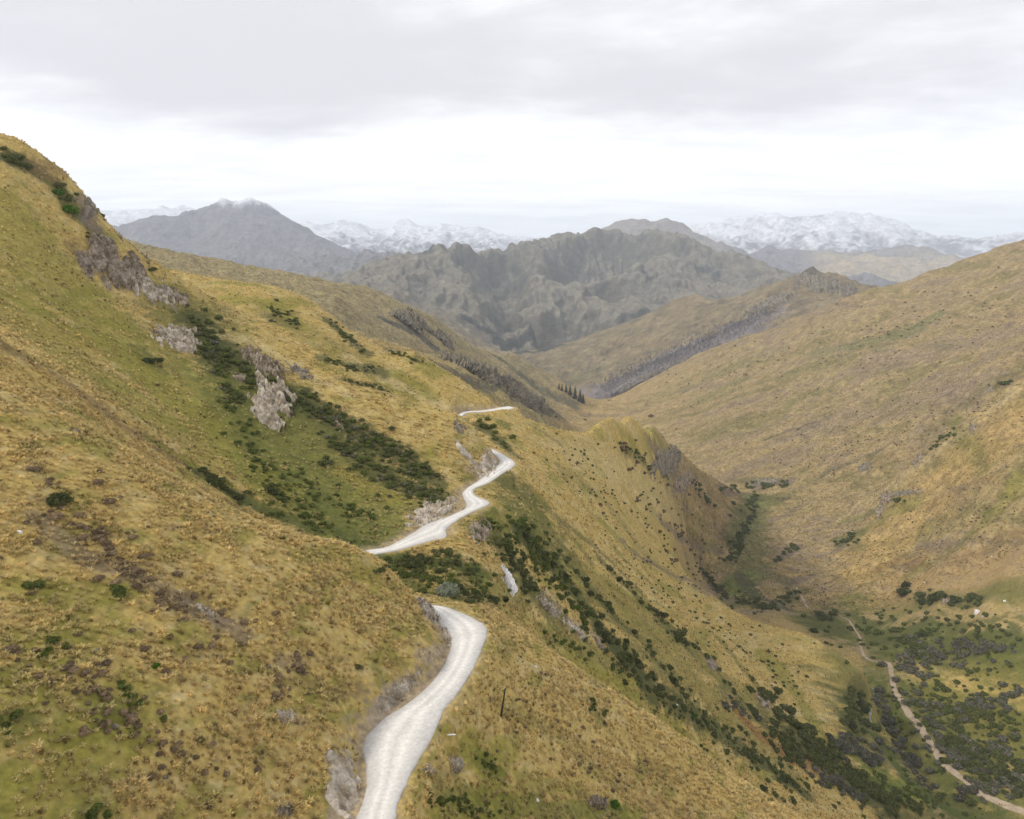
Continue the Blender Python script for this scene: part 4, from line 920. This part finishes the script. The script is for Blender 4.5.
# ---- standing dead wood on the far spur
r = random.Random(5); V, Q = [], []; o = 0
bands = [([(600,388),(640,370),(690,348),(740,324),(770,312)],15), ([(610,397),(650,382),(700,358),(720,348)],9)]
for x, y, z, s in scatter_px(bands, 3600, 31, 1.4, 2.8, r0=1900, avoid=False):
    h = s*2; w_ = h*.16; a = r.uniform(0, 3.14); ca2, sa2 = math.cos(a)*w_, math.sin(a)*w_
    for (cx, cy) in ((ca2, sa2), (-sa2, ca2)):
        V += [(x-cx, y-cy, z+h*.15), (x+cx, y+cy, z+h*.1), (x+cx*.1, y+cy*.1, z+h), (x-cx*.1, y-cy*.1, z+h)]; Q.append((o, o+1, o+2, o+3)); o += 4
    V += [(x-w_*.12, y, z-h*.2), (x+w_*.12, y, z-h*.2), (x+w_*.08, y, z+h*.6), (x-w_*.08, y, z+h*.6)]; Q.append((o, o+1, o+2, o+3)); o += 4
tag(link('dead_wood', npmesh('dead_wood', np.array(V), np.array(Q), MT['deadw'], smooth=False)), 'grey stand of dead leafless trees on the far spur', 'dead trees', kind='stuff')
# ---- tussock grass
def tuft(seed, nb, wide):
    r = np.random.default_rng(seed); V, Tt = [], []
    for k in range(nb):
        a = r.uniform(0, 6.283); l = r.uniform(.6, 1.05); lean = r.uniform(.15, .85)
        d = np.array([math.cos(a), math.sin(a)]); s = np.array([-d[1], d[0]])*wide*r.uniform(.7, 1.3); b = d*r.uniform(0, .14)
        m_ = b+d*lean*.45*l; t_ = b+d*lean*l
        o = len(V)
        V += [(*(b-s), -.08), (*(b+s), -.08), (*(m_+s*.9), .55*l), (*(m_-s*.9), .55*l), (*t_, (1.0-.55*lean)*l)]
        Tt += [(o, o+1, o+2), (o, o+2, o+3), (o+3, o+2, o+4)]
    return np.array(V), np.array(Tt)
tg_near = [tuft(k, 15, .075) for k in range(5)]; tg_far = [tuft(20+k, 5, .22) for k in range(4)]
def grow(name, n, r0, r1, hmin, hmax, tpl, seed, label, dens=.0):
    rg = np.random.default_rng(seed)
    u = rg.random(n)
    r = np.sqrt(r0**2+(r1**2-r0**2)*u) if dens == 0 else r0*(r1/r0)**u
    az = rg.uniform(-.66, .66, n); x, y = r*np.sin(az), r*np.cos(az); z = zat(x, y)
    k = visible(x, y, z, .5); x, y, z, r, az = x[k], y[k], z[k], r[k], az[k]
    fi = np.searchsorted(rows, np.log(r)).clip(0, NR-1); fj = np.round((az-A0)/(A1-A0)*(NA-1)).astype(int)
    c = col[fi, fj]; lum = c.mean(1); sat = c[:, 0]-c[:, 2]
    clump = fbm(x, y, 7., 3, 77)
    ok = (ROADD[fi, fj] > .5+.8*rg.random(len(x))) & (rg.random(len(x)) < np.clip((lum-.06)*7, .06, 1)*np.clip(.75+1.3*clump, .25, 1)) & ~((ROADD[fi, fj] < 3.2) & (ROADS[fi, fj] > 0) & (rg.random(len(x)) < .85))
    x, y, z, r, c = x[ok], y[ok], z[ok], r[ok], c[ok]; n = len(x)
    h = rg.uniform(hmin, hmax, n)*(.8+.4*rg.random(n)**3); a = rg.uniform(0, 6.283, n)
    g = rg.random(n)[:, None]
    base_ = c*.55+np.array([.56, .46, .24])*.45*(c[:, :1] > .13)+c*.45*(c[:, :1] <= .13)
    tint = base_*(1.0+.7*g)
    tint = np.where(rg.random(n)[:, None] < .05, c*.6+np.array([.08, .055, .03]), tint)
    Vs, Ts, Cs = [], [], []; off = 0
    vi = rg.integers(0, len(tpl), n)
    for k, (V, Tt) in enumerate(tpl):
        s = np.nonzero(vi == k)[0]; m_ = len(s)
        if not m_: continue
        ca_, sa = np.cos(a[s])[:, None], np.sin(a[s])[:, None]; hh = h[s][:, None]
        P_ = np.stack([(V[None, :, 0]*ca_-V[None, :, 1]*sa)*hh+x[s][:, None], (V[None, :, 0]*sa+V[None, :, 1]*ca_)*hh+y[s][:, None], V[None, :, 2]*hh*.85+z[s][:, None]], -1)
        Vs.append(P_.reshape(-1, 3)); Cs.append(np.repeat(tint[s], len(V), 0))
        Ts.append((Tt[None]+(np.arange(m_)*len(V))[:, None, None]).reshape(-1, 3)+off); off += m_*len(V)
    print(name, n, 'tufts', off, 'verts')
    tag(link(name, npmesh(name, np.vstack(Vs), np.vstack(Ts), MT['tuft'], np.clip(np.vstack(Cs), .01, .9), 'tint', smooth=False, tris=True)), label, 'grass', kind='stuff')
MT['tuft'] = leafy(attr_mat('tussock_blades', 'tint', 3., .2, .8), .4)
grow('tussock_grass', 60000, 40, 135, .42, .8, tg_near, 41, 'golden tussock grass tufts covering the near slopes')
grow('tussock_grass', 90000, 135, 560, .55, 1.0, tg_far, 42, 'golden tussock grass on the farther slopes', dens=1)
tg_hill = [tuft(40+k, 3, .34) for k in range(4)]
grow('tussock_grass', 130000, 540, 1500, .9, 1.9, tg_hill, 43, 'tawny tussock grass dotting the distant hillsides', dens=1)
# ---- a marker post and a white marker right of the road
x, y, z = hit(501, 716, 0); r_ = math.hypot(x, y); hp = 31*r_/F*1.12
e = bpy.data.objects.new('post', None); COL.objects.link(e); e.location = (x, y, z); e.rotation_euler = (.05, .13, .3)
tag(e, 'thin dark weathered post with a short crosspiece standing in grass right of the road', 'post')
def rod(name, p0, p1, r0, r1, mat, parent=None, n=8):
    p0, p1 = np.array(p0, float), np.array(p1, float); d = p1-p0; d /= np.linalg.norm(d); a = np.cross(d, [.3, .9, .1]); a /= np.linalg.norm(a); b = np.cross(d, a)
    th = np.linspace(0, 6.283, n, endpoint=False); V = [p0+(a*math.cos(t)+b*math.sin(t))*r0 for t in th]+[p1+(a*math.cos(t)+b*math.sin(t))*r1 for t in th]+[p0, p1]
    q = [(i, (i+1) % n, n+(i+1) % n) for i in range(n)]+[(i, n+(i+1) % n, n+i) for i in range(n)]+[(2*n, (i+1) % n, i) for i in range(n)]+[(2*n+1, n+i, n+(i+1) % n) for i in range(n)]
    return link(name, npmesh(name, np.array(V), np.array(q), mat, tris=True, smooth=False), parent)
rod('pole', (0, 0, -.3), (0, 0, hp), .12, .09, MT['post'], e); rod('crosspiece', (-.42, 0, hp*.9), (.22, .05, hp*1.02), .05, .04, MT['post'], e); rod('brace', (-.25, 0, hp*.95), (0, 0, hp*.72), .03, .03, MT['post'], e)
x, y, z = hit(450, 737, 0); e = rod('marker', (-.62, 0, 0), (.62, 0, 0), .08, .08, MT['pipe']); e.location = (x, y, z+.35); e.rotation_euler = (0, .02, .1)
tag(e, 'short white marker rail lying in the grass just right of the road', 'marker')
# ---- stream between the stones
stp = [hit(u, v, 200, 500) for u, v in [(872,688),(874,697),(872,706),(870,715),(871,728)]]
sc_ = cat(np.array(stp), 6); tg = np.gradient(sc_[:, :2], axis=0); tg /= np.linalg.norm(tg, axis=1)[:, None]+1e-9; nm = np.column_stack([tg[:, 1], -tg[:, 0]])
vv = []
for f in (-1, 0, 1):
    p = sc_[:, :2]+nm*f*(.4+.2*np.sin(np.arange(len(sc_))*.9))[:, None]; vv.append(np.column_stack([p, zat(p[:, 0], p[:, 1])+.25]))
vv = np.stack(vv, 1); n = len(sc_); idx = np.arange(n*3).reshape(n, 3)
q = np.stack([idx[:-1, :-1], idx[:-1, 1:], idx[1:, 1:], idx[1:, :-1]], -1).reshape(-1, 4)
tag(link('stream', npmesh('stream', vv.reshape(-1, 3), q, MT['water'])), kind='structure')
for u, v, s, k, lab in [(875,699,7,3,'big grey boulder beside the stream under the golden spur'), (869,706,6,3,'grey boulder on the left of the stream, just below the big one'), (871,724,3.5,3,'pale boulder at the lower end of the visible stream')]:
    place(BM[k], 'boulder', u, v, s, lab, 'boulder', rmin=200)
# ================================================================== air, sky, sun, camera
zlo, zhi = float(Z.min())-1, max(float(Z.max())+12, 12)
print('haze', zlo, zhi)
xm = 15600
import bmesh
me = bpy.data.meshes.new('haze'); bm = bmesh.new(); bmesh.ops.create_cube(bm, size=1); 
for vtx in bm.verts: vtx.co = (vtx.co.x*2*xm, -200+(vtx.co.y+.5)*(19600), zlo+(vtx.co.z+.5)*(zhi-zlo))
bm.to_mesh(me); bm.free(); hz = link('haze', me); tag(hz, 'pale blue haze in the air of the valley and mountains', 'haze', kind='stuff')
m = bpy.data.materials.new('haze_air'); m.use_nodes = True; nt = m.node_tree; nt.nodes.clear(); o = nt.nodes.new('ShaderNodeOutputMaterial'); v = nt.nodes.new('ShaderNodeVolumePrincipled')
v.inputs['Color'].default_value = (.80, .885, 1.0, 1); v.inputs['Density'].default_value = HAZE; v.inputs['Anisotropy'].default_value = 0.0; nt.links.new(v.outputs[0], o.inputs['Volume']); me.materials.append(m)
SUN_EL, SUN_AZ = math.radians(42), math.radians(-100)      # azimuth from straight ahead, negative to the left
w = bpy.data.worlds.new('World'); sc.world = w; w.use_nodes = True; nt = w.node_tree; bg = nt.nodes['Background']
sky = nt.nodes.new('ShaderNodeTexSky'); sky.sky_type = 'NISHITA'; sky.sun_disc = False; sky.sun_elevation = SUN_EL; sky.sun_rotation = SUN_AZ
tc = nt.nodes.new('ShaderNodeTexCoord').outputs['Generated']
sep = nt.nodes.new('ShaderNodeSeparateXYZ'); nt.links.new(tc, sep.inputs[0])
def mth(op, a, b=None, c=None):
    n = nt.nodes.new('ShaderNodeMath'); n.operation = op
    for i, x_ in enumerate((a, b, c)):
        if x_ is None: continue
        if isinstance(x_, (int, float)): n.inputs[i].default_value = x_
        else: nt.links.new(x_, n.inputs[i])
    return n.outputs[0]
zz = mth('MAXIMUM', sep.outputs['Z'], 0.0); dv = mth('ADD', zz, .09)
cx_ = mth('DIVIDE', sep.outputs['X'], dv); cy_ = mth('DIVIDE', sep.outputs['Y'], dv)
cmb = nt.nodes.new('ShaderNodeCombineXYZ'); nt.links.new(cx_, cmb.inputs[0]); nt.links.new(cy_, cmb.inputs[1])
def wn(scale, det, off, sx=1., ro=.55):
    mp = nt.nodes.new('ShaderNodeMapping'); mp.inputs['Location'].default_value = (off, off*.7, off*.3); mp.inputs['Scale'].default_value = (sx, 1, 1); nt.links.new(cmb.outputs[0], mp.inputs[0])
    n = nt.nodes.new('ShaderNodeTexNoise'); n.inputs['Scale'].default_value = scale; n.inputs['Detail'].default_value = det; n.inputs['Roughness'].default_value = ro; n.inputs['Distortion'].default_value = .3
    nt.links.new(mp.outputs[0], n.inputs['Vector']); return n.outputs['Fac']
n1 = wn(.55, 6, 3.3, .8); n2 = wn(1.7, 6, 8.1, .7); n3 = wn(.22, 3, 5.2)
el = mth('MULTIPLY', sep.outputs['Z'], 1.0)
base = mth('ADD', mth('MULTIPLY', n1, .85), mth('MULTIPLY', n2, .45))
grad = ramp(nt, el, .09, .22, -.32, .18)                     # the cloud deck is thicker overhead, open near the horizon
msk = ramp(nt, mth('ADD', mth('ADD', base, grad), mth('MULTIPLY', mth('SUBTRACT', n3, .5), .7)), .5, .86, 0, 1)
msk.node.clamp = True; msk.node.interpolation_type = 'SMOOTHSTEP'
mx = nt.nodes.new('ShaderNodeMix'); mx.data_type = 'RGBA'; mx.inputs[6].default_value = (9.6, 9.6, 9.7, 1); mx.inputs[7].default_value = (5.6, 5.5, 5.7, 1); nt.links.new(msk, mx.inputs[0])
wh = nt.nodes.new('ShaderNodeMix'); wh.data_type = 'RGBA'; wh.inputs[6].default_value = (8.4, 8.4, 8.5, 1); wh.inputs[7].default_value = (10, 10, 10.05, 1)
nt.links.new(ramp(nt, wn(2.3, 7, 14.2, .45, .6), .36, .6, 0, 1), wh.inputs[0]); nt.links.new(wh.outputs[2], mx.inputs[6])
m2_ = nt.nodes.new('ShaderNodeMix'); m2_.data_type = 'RGBA'; m2_.inputs[0].default_value = .95; nt.links.new(sky.outputs[0], m2_.inputs[6]); nt.links.new(mx.outputs[2], m2_.inputs[7])
nt.links.new(m2_.outputs[2], bg.inputs[0]); bg.inputs[1].default_value = .1
l = bpy.data.lights.new('sun', 'SUN'); l.energy = 1.5; l.angle = math.radians(10); l.color = (1, .95, .87); lo = link('sun', l)
from mathutils import Vector
sd = Vector((math.sin(SUN_AZ)*math.cos(SUN_EL), math.cos(SUN_AZ)*math.cos(SUN_EL), math.sin(SUN_EL))); lo.rotation_euler = sd.to_track_quat('Z', 'Y').to_euler()
cam = bpy.data.cameras.new('camera'); co = link('camera', cam); sc.camera = co; sc.cycles.volume_bounces = 3; cam.sensor_width = 36; cam.lens = F/1024*36; cam.clip_start = .5; cam.clip_end = 60000; co.rotation_euler = (math.pi/2-PITCH, 0, 0)
sc.view_settings.view_transform = 'Standard'; sc.view_settings.look = 'None'; sc.view_settings.exposure = EXPO; sc.view_settings.gamma = 1
